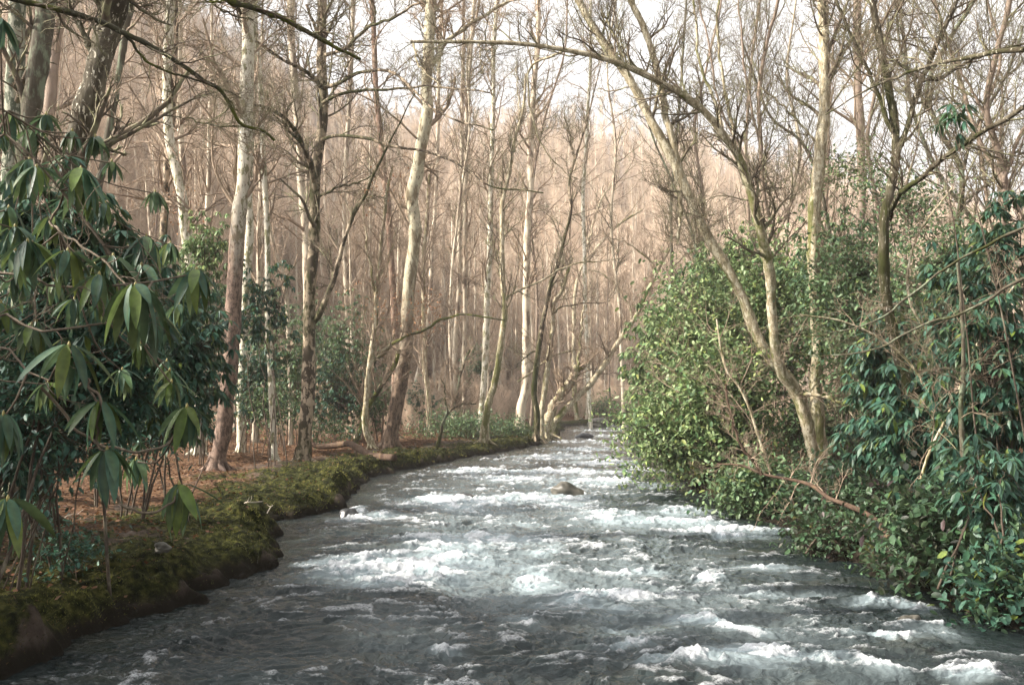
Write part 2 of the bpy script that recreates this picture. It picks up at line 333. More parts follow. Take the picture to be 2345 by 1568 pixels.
# ------------------------------------------------------------------ ground
def build_ground():
    d = np.concatenate([[0.02], np.exp(np.linspace(math.log(0.8), math.log(7), 60)), np.exp(np.linspace(math.log(7), math.log(110), 620))[1:], np.exp(np.linspace(math.log(110), math.log(1500), 120))[1:]])
    a = np.radians(np.concatenate([np.linspace(-180, -44, 60), np.linspace(-44, 44, 860)[1:], np.linspace(44, 180, 60)[1:-1]]))
    X, Y = polar(d, a); x = X.ravel(); y = Y.ravel(); s = river_sd(x, y); z = land(x, y, s)
    moss = (sm(4.4, 0.5, s + 1.3 * fbm(x * 0.8, y * 0.8, 3, 41)) * 1.0 + 0.35 * sm(0.1, 0.5, fbm(x * 0.5, y * 0.5, 3, 42)) * sm(9, 2, s)) * sm(-0.2, 0.1, s) * sm(0.0, 0.12, z)
    moss = moss * np.where(x > 0.06 * y, 0.75, 1.0)
    litter = sm(1.5, 4.5, s + 1.4 * fbm(x * 0.6, y * 0.6, 3, 43))
    m, ns, ls, b = mat('forest_floor')
    tc = ns.new('ShaderNodeTexCoord')
    def noise(sc, det=5, r=0.65):
        n = ns.new('ShaderNodeTexNoise'); n.inputs['Scale'].default_value = sc; n.inputs['Detail'].default_value = det; n.inputs['Roughness'].default_value = r; ls.new(tc.outputs['Object'], n.inputs['Vector']); return n.outputs['Fac']
    dirt = ramp(ns, [(0.35, (0.03, 0.022, 0.017)), (0.5, (0.075, 0.056, 0.044)), (0.68, (0.15, 0.12, 0.10))]); ls.new(noise(3.0, 8), dirt.inputs[0])
    vor = ns.new('ShaderNodeTexVoronoi'); vor.inputs['Scale'].default_value = 13; ls.new(tc.outputs['Object'], vor.inputs['Vector'])
    lit = ramp(ns, [(0.0, (0.025, 0.015, 0.009)), (0.35, (0.065, 0.034, 0.019)), (0.65, (0.125, 0.068, 0.036)), (1.0, (0.23, 0.145, 0.09))]); ls.new(vor.outputs['Color'], lit.inputs[0])
    mos = ramp(ns, [(0.38, (0.006, 0.007, 0.002)), (0.5, (0.025, 0.028, 0.007)), (0.66, (0.085, 0.08, 0.022))]); ls.new(noise(9, 8), mos.inputs[0])
    def attr(nm):
        k = ns.new('ShaderNodeAttribute'); k.attribute_name = nm; return k.outputs['Fac']
    def brk(src, sc, lo=0.35, hi=0.65):
        ad = ns.new('ShaderNodeMath'); ad.operation = 'ADD'; ls.new(src, ad.inputs[0])
        su = ns.new('ShaderNodeMath'); su.operation = 'SUBTRACT'; ls.new(noise(sc, 7, 0.7), su.inputs[0]); su.inputs[1].default_value = 0.5
        mu = ns.new('ShaderNodeMath'); mu.operation = 'MULTIPLY'; ls.new(su.outputs[0], mu.inputs[0]); mu.inputs[1].default_value = 2.0
        ls.new(mu.outputs[0], ad.inputs[1]); mr = ns.new('ShaderNodeMapRange'); ls.new(ad.outputs[0], mr.inputs[0]); mr.inputs[1].default_value = lo; mr.inputs[2].default_value = hi; return mr.outputs[0]
    def mix(f, a_, c_):
        q = ns.new('ShaderNodeMix'); q.data_type = 'RGBA'; ls.new(f, q.inputs['Factor']); ls.new(a_, q.inputs[6]); ls.new(c_, q.inputs[7]); return q.outputs[2]
    c = mix(brk(attr('litter'), 2.5), dirt.outputs[0], lit.outputs[0]); c = mix(brk(attr('moss'), 3.5), c, mos.outputs[0])
    dk = ns.new('ShaderNodeRGB'); dk.outputs[0].default_value = (0.014, 0.011, 0.007, 1); c = mix(attr('wet'), c, dk.outputs[0])
    ls.new(c, b.inputs['Base Color']); b.inputs['Roughness'].default_value = 0.95; b.inputs['Specular IOR Level'].default_value = 0.1
    bp = ns.new('ShaderNodeBump'); bp.inputs['Strength'].default_value = 0.9; bp.inputs['Distance'].default_value = 0.05; ls.new(noise(22, 8, 0.75), bp.inputs['Height']); ls.new(bp.outputs[0], b.inputs['Normal'])
    o = add_mesh('ground', np.stack([x, y, z], 1), grid_faces(len(d), len(a), True), m, attrs={'moss': moss, 'litter': litter, 'wet': sm(0.20, 0.05, z + 0.08 * fbm(x * 3, y * 3, 2, 88)) * sm(1.2, .6, s)})
    tag(o, kind='structure')
build_ground()

# ------------------------------------------------------------------ water
FOAM = [  # px, py, half width, half height (survey pixels), strength
 (930, 1300, 175, 32, 1.35), (840, 1282, 110, 20, 1.2), (1020, 1275, 90, 20, 1.1), (880, 1335, 130, 26, 0.8), (1050, 1232, 140, 15, 1.15), (1010, 1255, 100, 16, 0.9), (720, 1285, 70, 8, 0.9),
 (830, 1185, 65, 9, 1.0), (803, 1168, 26, 12, 1.3), (1080, 1148, 145, 13, 1.1), (1200, 1142, 120, 12, 1.0), (1010, 1140, 60, 8, 1.1), (1290, 1155, 90, 10, .8), (1400, 1180, 70, 9, .9), (1430, 1190, 90, 9, .8),
 (1250, 1098, 160, 9, 1.1), (1380, 1100, 60, 7, 1.2), (1150, 1098, 80, 7, .9), (1120, 1078, 110, 5, 1.0), (1300, 1080, 130, 6, .95), (1390, 1060, 90, 5, 1.0), (1300, 1045, 140, 5, .9), (1350, 1028, 120, 4, .9), (1330, 1010, 90, 4, .8), (1400, 998, 50, 4, 1.0), (1350, 985, 60, 3, .7),
 (1560, 1172, 70, 9, 1.0), (1660, 1212, 140, 11, 1.15), (1560, 1195, 80, 10, .9), (1500, 1110, 60, 8, .8), (1470, 1075, 50, 6, .8), (1690, 1225, 100, 8, .9),
 (1228, 1258, 30, 16, .8), (1238, 1325, 50, 14, 1.15), (1340, 1352, 90, 12, 1.0), (1430, 1362, 45, 9, 1.0), (1300, 1372, 70, 11, .75), (1230, 1300, 60, 10, .6), (1460, 1305, 80, 9, .7), (1340, 1390, 120, 9, .6),
 (1140, 1435, 60, 14, .6), (985, 1500, 55, 8, .55), (960, 1345, 160, 20, .5), (1720, 1510, 90, 18, 1.2), (1560, 1535, 110, 12, 1.1), (1650, 1530, 120, 20, .8), (1850, 1520, 80, 20, .8), (2170, 1550, 60, 14, .95), (1980, 1545, 70, 16, .6),
 (1960, 1378, 70, 8, 1.0), (2040, 1385, 40, 16, .9), (1640, 1322, 50, 8, .8), (1740, 1298, 60, 8, .7), (1620, 1430, 60, 12, .8), (1660, 1445, 60, 12, .7), (1560, 1420, 60, 10, .8), (1420, 1445, 60, 10, .7), (1440, 1490, 80, 10, .7), (1990, 1448, 110, 7, .8), (2120, 1440, 70, 18, .6), (1760, 1355, 120, 6, .6), (1180, 1200, 60, 10, .5), (1060, 1170, 120, 8, .5), (2230, 1500, 80, 14, .5)]

def build_water():
    d = np.concatenate([np.linspace(-25, 0.6, 14), np.exp(np.linspace(math.log(0.8), math.log(6.6), 90))])
    # rows in front spaced evenly as the eye sees them
    py = np.linspace(1640, 966, 1050); dd = np.array([on_water(0, p)[1] for p in py])
    rows = np.concatenate([d[d < dd[0]], dd, np.linspace(dd[-1] * 1.05, 110, 6)])
    t = np.concatenate([np.linspace(-1.0, -0.53, 60), np.linspace(-0.53, 0.58, 1150)[1:], np.linspace(0.58, 1.1, 60)[1:]])
    R, T = np.meshgrid(rows, t, indexing='ij')
    X = T * np.maximum(R, 6.0) ; Y = R.copy()
    x = X.ravel(); y = Y.ravel()
    # domain warp, then waves: broad standing waves lie across the current
    wx = x + 0.35 * fbm(x * 0.7, y * 0.7, 3, 101); wy = y + 0.45 * fbm(x * 0.6, y * 0.6, 3, 102)
    broad = fbm(wx * 0.55, wy * 0.75, 3, 103)
    r1 = 1 - np.abs(fbm(wx * 0.8, wy * 1.5, 3, 104)) * 2.4
    r2 = 1 - np.abs(fbm(wx * 2.1, wy * 3.4, 3, 105)) * 2.4
    r3 = 1 - np.abs(fbm(wx * 5.5, wy * 8.5, 3, 106)) * 2.4
    r4 = fbm(wx * 14, wy * 20, 3, 107)
    foam = np.zeros_like(x); core = np.zeros_like(x)
    for (px, py_, hw, hh, s) in FOAM:
        c = on_water(px, py_); lx = abs(on_water(px + hw, py_)[0] - c[0]); ly = 0.5 * abs(on_water(px, py_ - hh)[1] - on_water(px, py_ + hh)[1])
        q = ((wx - 0.1 - c[0]) / (lx * 1.1)) ** 2 + ((wy - c[1]) / (ly * 1.1)) ** 2
        foam = np.maximum(foam, s * np.exp(-q * 0.95)); core = core + s * np.exp(-q * 1.3)
    calm = sm(-0.1, 1.4, -river_sd(x, y))            # quieter along the banks
    amp = calm * (0.75 + 0.25 * sm(0, 1, foam))
    z = amp * (0.075 * broad + 0.065 * r1 + 0.036 * r2) + (0.35 + 0.65 * calm) * (0.026 * r3 + 0.0035 * r4) + 0.022 * np.minimum(core, 1.2)
    z = z - 0.05
    # white water: where the survey says, torn up by the waves, plus small caps on the sharpest crests
    near = np.clip(1.0 - (y - 25) / 60, 0.35, 1)
    mid = sm(0.5, 3.2, -river_sd(x, y))
    streak = fbm(wx * 2.2 + 0.5 * fbm(x, y, 2, 140), wy * 0.9, 4, 141, 0.6)
    tear = 0.55 * fbm(wx * 2.4, wy * 3.6, 5, 110, 0.68) + 0.40 * fbm(wx * 8, wy * 12, 4, 111, 0.7) + 0.38 * (r2 - 0.45) + 0.28 * (r1 - 0.5) + 0.35 * streak
    base_f = np.maximum(foam, mid * (0.21 + 0.16 * sm(10, 22, y)) * sm(8, 13, y))
    f = base_f * 0.80 + tear * 1.65 * (0.35 + np.minimum(base_f, 1)) - 0.52
    f = 0.95 * sm(0.0, 0.8, f)
    crest = sm(0.62, 1.0, 0.5 * r2 + 0.35 * r1 + 0.25 * r3)
    f = np.clip(f + 0.5 * crest * calm * sm(0.0, 0.45, tear + 0.15), 0, 1)
    milk = np.clip(sm(0.1, 0.9, foam) * 0.8 + mid * (0.4 + 0.6 * sm(8, 14, y)) * (0.28 + 0.42 * fbm(wx * 0.8, wy * 0.5, 4, 120)), 0, 1)
    z = z + f * (0.055 * fbm(wx * 7, wy * 10, 5, 130, 0.7) + 0.012) * np.where(y < 35, 1, 1.3)
    m, ns, ls, b = mat('river_water')
    def attr(nm):
        k = ns.new('ShaderNodeAttribute'); k.attribute_name = nm; return k.outputs['Fac']
    tc = ns.new('ShaderNodeTexCoord'); mp = ns.new('ShaderNodeMapping'); ls.new(tc.outputs['Object'], mp.inputs[0]); mp.inputs['Scale'].default_value = (1, 1.5, 1)
    def noise(sc, det=4, r=0.6, dist=0.0):
        n = ns.new('ShaderNodeTexNoise'); n.inputs['Scale'].default_value = sc; n.inputs['Detail'].default_value = det; n.inputs['Roughness'].default_value = r; n.inputs['Distortion'].default_value = dist; ls.new(mp.outputs[0], n.inputs['Vector']); return n.outputs['Fac']
    deep = ramp(ns, [(0.3, (0.007, 0.011, 0.012)), (0.55, (0.016, 0.023, 0.023)), (0.75, (0.04, 0.040, 0.030))]); ls.new(noise(0.9, 5), deep.inputs[0])
    mk = ns.new('ShaderNodeMix'); mk.data_type = 'RGBA'; mk.inputs[7].default_value = (0.25, 0.30, 0.315, 1); ls.new(deep.outputs[0], mk.inputs[6]); ls.new(attr('milk'), mk.inputs['Factor'])
    ls.new(mk.outputs[2], b.inputs['Base Color']); b.inputs['Roughness'].default_value = 0.07; b.inputs['IOR'].default_value = 1.33
    bp = ns.new('ShaderNodeBump'); bp.inputs['Strength'].default_value = 0.6; bp.inputs['Distance'].default_value = 0.07
    ls.new(noise(4.5, 4, 0.55, 1.6), bp.inputs['Height']); ls.new(bp.outputs[0], b.inputs['Normal'])
    fm = ns.new('ShaderNodeBsdfPrincipled'); fm.inputs['Base Color'].default_value = (0.66, 0.68, 0.70, 1); fm.inputs['Roughness'].default_value = 0.6
    fm.inputs['Subsurface Weight'].default_value = 0.0
    b2 = ns.new('ShaderNodeBump'); b2.inputs['Strength'].default_value = 0.9; b2.inputs['Distance'].default_value = 0.05; ls.new(noise(22, 5, 0.75), b2.inputs['Height']); ls.new(b2.outputs[0], fm.inputs['Normal'])
    fn = ns.new('ShaderNodeMath'); fn.operation = 'MULTIPLY_ADD'; ls.new(noise(38, 5, 0.75, 0.4), fn.inputs[0]); fn.inputs[1].default_value = 2.2; fn.inputs[2].default_value = -1.1
    fk = ns.new('ShaderNodeMath'); fk.operation = 'MULTIPLY'; fk.use_clamp = True; ls.new(attr('foam'), fk.inputs[0]); fk.inputs[1].default_value = 2.5
    fq = ns.new('ShaderNodeMath'); fq.operation = 'MULTIPLY'; ls.new(fn.outputs[0], fq.inputs[0]); ls.new(fk.outputs[0], fq.inputs[1])
    fa = ns.new('ShaderNodeMath'); fa.operation = 'ADD'; ls.new(fq.outputs[0], fa.inputs[0]); ls.new(attr('foam'), fa.inputs[1])
    mr = ns.new('ShaderNodeMapRange'); ls.new(fa.outputs[0], mr.inputs[0]); mr.inputs[1].default_value = 0.10; mr.inputs[2].default_value = 0.92
    ms = ns.new('ShaderNodeMixShader'); ls.new(mr.outputs[0], ms.inputs[0]); ls.new(b.outputs[0], ms.inputs[1]); ls.new(fm.outputs[0], ms.inputs[2])
    ls.new(ms.outputs[0], ns['Material Output'].inputs['Surface'])
    o = add_mesh('river_water', np.stack([x, y, z], 1), grid_faces(len(rows), len(t)), m, attrs={'foam': f, 'milk': milk})
    tag(o, kind='structure')
build_water()

# ------------------------------------------------------------------ leaves
def leaf_template(n=4, wide=0.14, droop=0.22, fold=0.05):
    st = np.linspace(0, 1, n + 1); V = []; F = []
    for i, s in enumerate(st):
        wd = wide * (math.sin(math.pi * min(s ** 0.8, 1)) ** 0.75 if 0 < s < 1 else 0.02)
        z = -droop * s * s
        V += [(s, wd, z + fold * wd / wide), (s, 0, z), (s, -wd, z + fold * wd / wide)]
    for i in range(n):
        a = i * 3
        F += [(a, a + 1, a + 4, a + 3), (a + 1, a + 2, a + 5, a + 4)]
    return np.array(V), np.array(F)
LT_HI = leaf_template(7, 0.112, 0.22, 0.03)
LT_MID = leaf_template(3, 0.15, 0.2, 0.04)
LT_LO = (np.array([(0, 0, 0), (0.45, 0.2, 0.03), (1, 0, -0.12), (0.45, -0.2, 0.03)]), np.array([(0, 3, 2, 1)]))
LT_OVAL = (np.array([(0, 0, 0), (0.3, 0.24, 0.03), (0.75, 0.2, 0.0), (1, 0, -0.1), (0.75, -0.2, 0.0), (0.3, -0.24, 0.03)]), np.array([(0, 5, 4, 3), (0, 3, 2, 1)]))

def place_leaves(tpl, pos, dirv, nor, size, cols):
    T, F = tpl; d = nrm(dirv); n = nrm(nor - (nor * d).sum(-1, keepdims=True) * d); s = np.cross(n, d)
    V = pos[:, None] + size[:, None, None] * (T[None, :, 0, None] * d[:, None] + T[None, :, 1, None] * s[:, None] + T[None, :, 2, None] * n[:, None])
    Fi = F[None] + (np.arange(len(pos)) * len(T))[:, None, None]
    return V.reshape(-1, 3), Fi.reshape(-1, F.shape[1]), np.repeat(cols, len(T), axis=0)

GREENS = {
 'deep': [((0.034, 0.086, 0.056), 5), ((0.054, 0.125, 0.078), 4), ((0.065, 0.12, 0.05), 1.5), ((0.12, 0.155, 0.03), .6)],
 'teal': [((0.045, 0.125, 0.085), 5), ((0.075, 0.175, 0.12), 3), ((0.035, 0.085, 0.06), 3)],
 'mid': [((0.10, 0.165, 0.075), 4), ((0.15, 0.225, 0.105), 4), ((0.045, 0.095, 0.045), 2), ((0.16, 0.20, 0.06), .8)],
 'lime': [((0.22, 0.29, 0.12), 4), ((0.26, 0.34, 0.15), 3), ((0.10, 0.18, 0.07), 3), ((0.32, 0.37, 0.12), .8)],
 'bronze': [((0.05, 0.09, 0.045), 4), ((0.065, 0.07, 0.05), 2), ((0.06, 0.12, 0.055), 4), ((0.07, 0.045, 0.04), .3)],
 'dry': [((0.35, 0.16, 0.07), 3), ((0.45, 0.24, 0.12), 3), ((0.22, 0.10, 0.05), 2)]}
def tones(rng, kind, n):
    c = np.array([g[0] for g in GREENS[kind]]); p = np.array([g[1] for g in GREENS[kind]]); p = p / p.sum()
    return c[rng.choice(len(c), n, p=p)] * rng.uniform(0.7, 1.3, (n, 1)) * rng.uniform(0.93, 1.07, (n, 3))

def whorls(rng, W, axis, leaf, tone, tpl, n=(7, 11), hang=(22, 70)):
    """a ring of hanging leaves round every point of W"""
    k = rng.integers(n[0], n[1] + 1, len(W)); idx = np.repeat(np.arange(len(W)), k); m = len(idx)
    phi = rng.uniform(0, 2 * math.pi, m); A = np.radians(rng.uniform(hang[0], hang[1], m))
    rad = np.stack([np.cos(phi), np.sin(phi), np.zeros(m)], 1)
    rad = nrm(rad + 0.35 * axis[idx] * np.array([1, 1, 0]))
    dirv = rad * np.sin(A)[:, None] - np.array([0, 0, 1]) * np.cos(A)[:, None] + 0.25 * axis[idx]
    nor = rad * np.cos(A)[:, None] + np.array([0, 0, 1]) * np.sin(A)[:, None] + rng.normal(size=(m, 3)) * 0.15
    size = leaf * rng.uniform(0.6, 1.12, m)
    return place_leaves(tpl, W[idx] + rad * 0.02 * leaf * 5, dirv, nor, size, tones(rng, tone, m))

def scatter_leaves(rng, C, leaf, tone, tpl, per=9, spread=0.14, droop=0.6):
    idx = np.repeat(np.arange(len(C)), per); m = len(idx)
    pos = C[idx] + rng.normal(size=(m, 3)) * spread
    d = rng.normal(size=(m, 3)); d[:, 2] = d[:, 2] * 0.5 - droop; d = nrm(d)
    nor = np.array([0, 0, 1.0]) + rng.normal(size=(m, 3)) * 0.45
    return place_leaves(tpl, pos, d, nor, leaf * rng.uniform(0.55, 1.2, m), tones(rng, tone, m))

def bush(seed, name, cat, label, base, centre, rad, n, leaf, tone, style='whorl', tpl=None, group=None, stems=5, stem_r=0.02, hang=(22, 70), gap=0.15, bark_=None, per=9):
    rng = np.random.default_rng(seed)
    base = np.array(base, float); centre = np.array(centre, float); rad = np.array(rad, float)
    root = thing(name, base, label, cat, group)
    W = rng.normal(size=(n * 4, 3)); W = nrm(W) * (rng.random((n * 4, 1)) ** 0.5)
    W = W * (1 + 0.55 * noise3(nrm(W) * 2.3 + seed, seed)[:, None])
    g = noise3(W * 2.6 + seed * 3.3, seed + 5) + 0.5 * noise3(W * 6 + seed, seed + 6)
    W = W[g > -gap * 2][:n]; ax = nrm(W + np.array([0, 0, 0.35])); W = centre + W * rad
    W = W[W[:, 2] > np.maximum(land(W[:, 0], W[:, 1]), 0) + 0.08]; ax = ax[:len(W)]
    tb = Tubes()
    # main stems
    ends = centre + nrm(rng.normal(size=(stems, 3))) * rad * rng.uniform(0.2, 0.65, (stems, 1))
    ends[:, 2] = np.maximum(ends[:, 2], base[2] + 0.3)
    t = np.linspace(0, 1, 9)[None, :, None]; b0 = base + rng.normal(size=(stems, 3)) * np.array([0.35, 0.35, 0]) - np.array([0, 0, 0.15])
    S = b0[:, None] * (1 - t) + ends[:, None] * t
    S[:, :, 2] += (np.sin(t[..., 0] * math.pi) * 0.12 * np.linalg.norm(ends - b0, axis=1)[:, None])
    S += rng.normal(size=S.shape) * 0.035 * (t * (1 - t) * 4) * np.linalg.norm(rad) * 0.6
    tb.add(S, np.broadcast_to(np.linspace(1, 0.4, 9)[None] * stem_r, S.shape[:2]), 6)
    # a shoot to every leaf cluster
    A = S[:, 4:].reshape(-1, 3); m = len(W)
    best = np.empty(m, int)
    for c in range(0, m, 2000):
        dd = ((W[c:c + 2000, None] - A[None]) ** 2).sum(-1); best[c:c + 2000] = np.argmin(dd, 1)
    s0 = A[best]; tt = np.linspace(0, 1, 5)[None, :, None]
    Q = s0[:, None] * (1 - tt) + W[:, None] * tt
    L = np.linalg.norm(W - s0, axis=1)[:, None]
    Q[:, :, 2] += -np.sin(tt[..., 0] * math.pi) * 0.14 * L
    Q += rng.normal(size=Q.shape) * 0.05 * (tt * (1 - tt) * 4) * L[..., None]
    tb.add(Q, np.broadcast_to(np.linspace(1, 0.4, 5)[None] * stem_r * 0.3, Q.shape[:2]), 3)
    tb.build('branches', B[bark_ or 'shrub_stem'], root)
    if style == 'whorl': V, F, c = whorls(rng, W, ax, leaf, tone, tpl or LT_MID, hang=hang)
    else: V, F, c = scatter_leaves(rng, W, leaf, tone, tpl or LT_OVAL, per=per, spread=leaf * 1.9)
    add_mesh('foliage', V, [F], M_LEAF, root, cols=c)
    return root

# ------------------------------------------------------------------ traced trees
def tree(seed, label, pts, d, wpx, kind='pale', limbs=(), crown=(10, 0.5, 2.6), twig='twig', group=None, up=0.25, name='bare_tree', cat='tree', sides=14, d_top=None, dens=1.0, tmin=0.35, extra_top=6.0, sag=0.0, split_bark=None):
    """pts: survey pixels from the foot upward; d: distance; wpx: widths at foot and top; limbs: (points, width0, width1)"""
    rng = np.random.default_rng(seed)
    d_top = d_top if d_top is not None else d
    n0 = len(pts); dd = np.linspace(d, d_top, n0)
    P = [at(x, y, q) for (x, y), q in zip(pts, dd)]
    foot = P[0].copy(); g = gz(foot[0], foot[1])
    P[0][2] = min(P[0][2], g + 0.15)
    pre = P[0] + (P[0] - P[1]) / np.linalg.norm(P[0] - P[1]) * 0.35; pre[2] = min(g - 0.3, pre[2])
    m = d / FPX; r0, r1 = wpx[0] * m / 2, wpx[1] * m / 2
    if pts[-1][1] < 20 and extra_top > 0:      # the crown carries on above the frame
        dirt = nrm(P[-1] - P[-2]); dirt = nrm(dirt + np.array([0, 0, 0.3]))
        P.append(P[-1] + dirt * extra_top * 0.5 + rng.normal(size=3) * 0.2); P.append(P[-1] + dirt * extra_top * 0.5 + rng.normal(size=3) * 0.3)
    else: extra_top = 0
    P = np.array([pre] + P); ns_ = 160 if d < 60 else 90
    C = smooth_line(P, ns_)
    s = np.linspace(0, 1, ns_); topr = r1 * (0.35 if extra_top else 0.9)
    frac = np.linalg.norm(P[n0] - P[0]) / max(np.linalg.norm(P[-1] - P[0]), 1e-6)
    R = np.interp(s, [0, min(frac, 0.98), 1], [r0, r1, topr])
    R = R * (1 + 0.07 * noise2(s * 26, s * 0 + seed, 3) + 0.05 * noise2(s * 60, s * 0 + seed, 4)); 
    hgt = np.linalg.norm(C - C[0], axis=1); R = R * (1 + 0.75 * np.exp(-hgt / 0.28))
    C = C + np.stack([noise2(s * 11, s * 0 + seed, 7), noise2(s * 11, s * 0 + seed, 8), 0 * s], 1) * r0 * 0.30
    root = thing(name, (foot[0], foot[1], g), label, cat, group); TREES[seed] = root
    tr = Tubes(); tr.add(C, R, sides)
    if d < 62 and name == 'bare_tree':
        for a_ in rng.uniform(0, 1) + np.arange(6) / 6 * 6.283 + rng.normal(size=6) * .25:
            u = np.array([math.cos(a_), math.sin(a_), 0]); h0 = np.array([foot[0], foot[1], g]); L_ = r0 * rng.uniform(2.2, 4.2)
            q_ = [h0 + u * r0 * .45 + [0, 0, r0 * 2.2], h0 + u * r0 * 1.1 + [0, 0, r0 * .75], h0 + u * L_ * .6 + [0, 0, r0 * .12], h0 + u * L_ + [0, 0, -.12]]
            tr.add(smooth_line(np.array(q_), 12), np.linspace(r0 * .5, r0 * .14, 12), 8)
    base_set = [(C[None, int(ns_ * tmin):], R[None, int(ns_ * tmin):])]
    limbset = []
    for lp in limbs:
        q, w0, w1 = lp[:3]; dl = lp[3] if len(lp) > 3 else d; dl2 = lp[4] if len(lp) > 4 else dl
        ds = np.linspace(dl, dl2, len(q)); L = smooth_line(np.array([at(x, y, k) for (x, y), k in zip(q, ds)]), 60)
        u = np.linspace(0, 1, 60)
        L = L + np.stack([noise2(u * 14, u * 0 + seed, 17), noise2(u * 14, u * 0 + seed, 18), noise2(u * 14, u * 0 + seed, 19)], 1) * 0.03 * (d / 25)
        RR = np.linspace(w0, w1, 60) * m / 2 * (1 + 0.12 * noise2(u * 30, u * 0 + seed, 20))
        tr.add(L, RR, 8); limbset.append((L[None], RR[None]))
    t_o = tr.build('trunk', B[kind], root, rough={'lichen': .16, 'mossy': .16, 'brown': .12, 'limb_moss': .22, 'dark': .12}.get(kind, .07), seed=seed)
    nb, _, ln = crown
    tw = Tubes(); rmin = 0.0019 * d / 14
    kw = dict(rmin=rmin)
    if nb:
        Q, q = sprout(rng, *base_set[0], int(nb * dens * 1.25), 0.0, 1.0, (35, 75), ln, 9, 0.42, 0.3, 0.16, up, lfall=0.35, sag=sag, **kw); tw.add(Q, q, 5)
    else: Q = np.zeros((0, 9, 3)); q = np.zeros((0, 9))
    lv = [(Q, q)]
    for L, RR in limbset:
        a, b_ = sprout(rng, L, RR, int(9 * dens), 0.1, 1.0, (30, 75), ln * 0.55, 9, 0.5, 0.3, 0.17, up * 0.5, lfall=0.3, sag=sag, **kw); tw.add(a, b_, 4); lv.append((a, b_))
    Q = np.concatenate([k[0] for k in lv]); q = np.concatenate([k[1] for k in lv])
    if nb:      # long thin arching shoots
        Wp, wp = sprout(rng, *base_set[0], int(nb * 0.9), 0.0, 1.0, (30, 85), ln * 1.5, 14, 0.22, 0.3, 0.07, up * .5, lfall=0.2, sag=0.14, **kw); tw.add(Wp, wp, 4)
        W2, w2 = sprout(rng, Wp, wp, 12, 0.15, 1.0, (25, 60), ln * .30, 7, 0.6, 0.5, 0.12, 0.05, lfall=0.4, sag=.05, **kw); tw.add(W2, w2, 3)
        W3, w3 = sprout(rng, W2, w2, 3, 0.2, 1.0, (25, 60), ln * .10, 4, 0.8, 0.6, 0.12, 0.0, **kw); tw.add(W3, w3, 3)
    if len(Q):
        Q2, q2 = sprout(rng, Q, q, 6, 0.1, 1.0, (25, 60), ln * 0.46, 8, 0.6, 0.4, 0.15, up * 0.5, lfall=0.4, sag=sag, **kw); tw.add(Q2, q2, 3)
        Q3, q3 = sprout(rng, Q2, q2, 5, 0.1, 1.0, (25, 60), ln * 0.20, 5, 0.8, 0.5, 0.14, up * 0.4, lfall=0.4, **kw); tw.add(Q3, q3, 3)
        if d < 36:
            Q4, q4 = sprout(rng, Q3, q3, 3, 0.2, 1.0, (30, 70), ln * 0.05, 3, 0.9, 0.6, 0.1, 0, **kw); tw.add(Q4, q4, 3)
        tw.build('crown', B[twig], root)
    return root

TREES = {}
# --- left bank, nearest first
tree(1, 'pale mottled grey trunk standing at the left edge of the photo, leftmost of all', [(8, 1040), (20, 700), (22, 520), (25, 420), (30, 300), (38, 150), (46, 0)], 21, (50, 38), 'mottled', crown=(8, 0, 2.4), twig='twig_dark')
tree(2, 'dark lichened trunk close beside the pale mottled trunk on the far left', [(52, 1060), (50, 640), (58, 430), (68, 300), (80, 150), (100, 0)], 20, (55, 44), 'dark', crown=(6, 0, 2.4), twig='twig_dark')
tree(3, 'thick moss-covered trunk leaning right above the big rhododendron leaves', [(85, 1085), (105, 850), (128, 640), (148, 480), (178, 330), (203, 215), (228, 100), (258, 0)], 15.5, (70, 56), 'mossy', limbs=[([(215, 130), (190, 70), (165, 30), (150, -20)], 16, 9), ([(268, 30), (285, -30)], 26, 20)], crown=(8, 0, 2.0), twig='twig_dark')
tree(4, 'greyish trunk standing behind the dark lichened trunk on the far left', [(95, 980), (100, 600), (110, 350), (128, 120), (140, 0)], 33, (30, 24), 'greybrown', crown=(8, 0, 3))
tree(5, 'slender dark tree leaning right just behind the thick mossy trunk', [(150, 1010), (190, 650), (232, 400), (268, 220), (292, 60), (300, 0)], 27, (22, 16), 'dark', crown=(12, 0, 3))
tree(6, 'white sycamore bent like an elbow above the left rhododendron thicket', [(455, 1010), (448, 760), (436, 600), (424, 500), (404, 400), (386, 320), (382, 240), (388, 140), (393, 0)], 36, (26, 22), 'sycamore', crown=(12, 0, 3))
tree(7, 'slim pale trunk just right of the elbow-bent white sycamore', [(470, 1000), (440, 600), (415, 330), (410, 200), (412, 0)], 47, (15, 12), 'pale', crown=(10, 0, 3.4))
tree(8, 'short brown lichened trunk left of the elbow-bent white sycamore', [(370, 1010), (374, 700), (372, 560), (378, 460), (384, 350), (392, 260), (398, 120), (400, 0)], 39, (22, 14), 'beech', crown=(12, 0, 3))
tree(9, 'tall white sycamore whose bark turns flaky brown lower down, beside the path', [(497, 1062), (512, 985), (522, 880), (533, 730), (541, 600), (550, 480), (558, 380), (562, 280), (564, 150), (570, 0)], 28, (37, 30), 'syc_low', limbs=[([(560, 70), (552, 40), (548, 0)], 8, 6)], crown=(12, 0, 3))
tree(10, 'pale mottled sycamore half hidden directly behind the brown-based sycamore', [(552, 1010), (556, 900), (560, 760), (567, 560), (572, 400), (580, 200), (585, 0)], 38, (20, 15), 'sycamore', crown=(10, 0, 3))
tree(11, 'thin white birch-like stem between the tall white sycamore and the dark-shaded tree', [(630, 1015), (622, 880), (614, 740), (611, 600), (607, 450), (602, 330), (600, 230), (588, 110), (580, 0)], 34, (15, 11), 'sycamore', crown=(12, 0, 2.6))
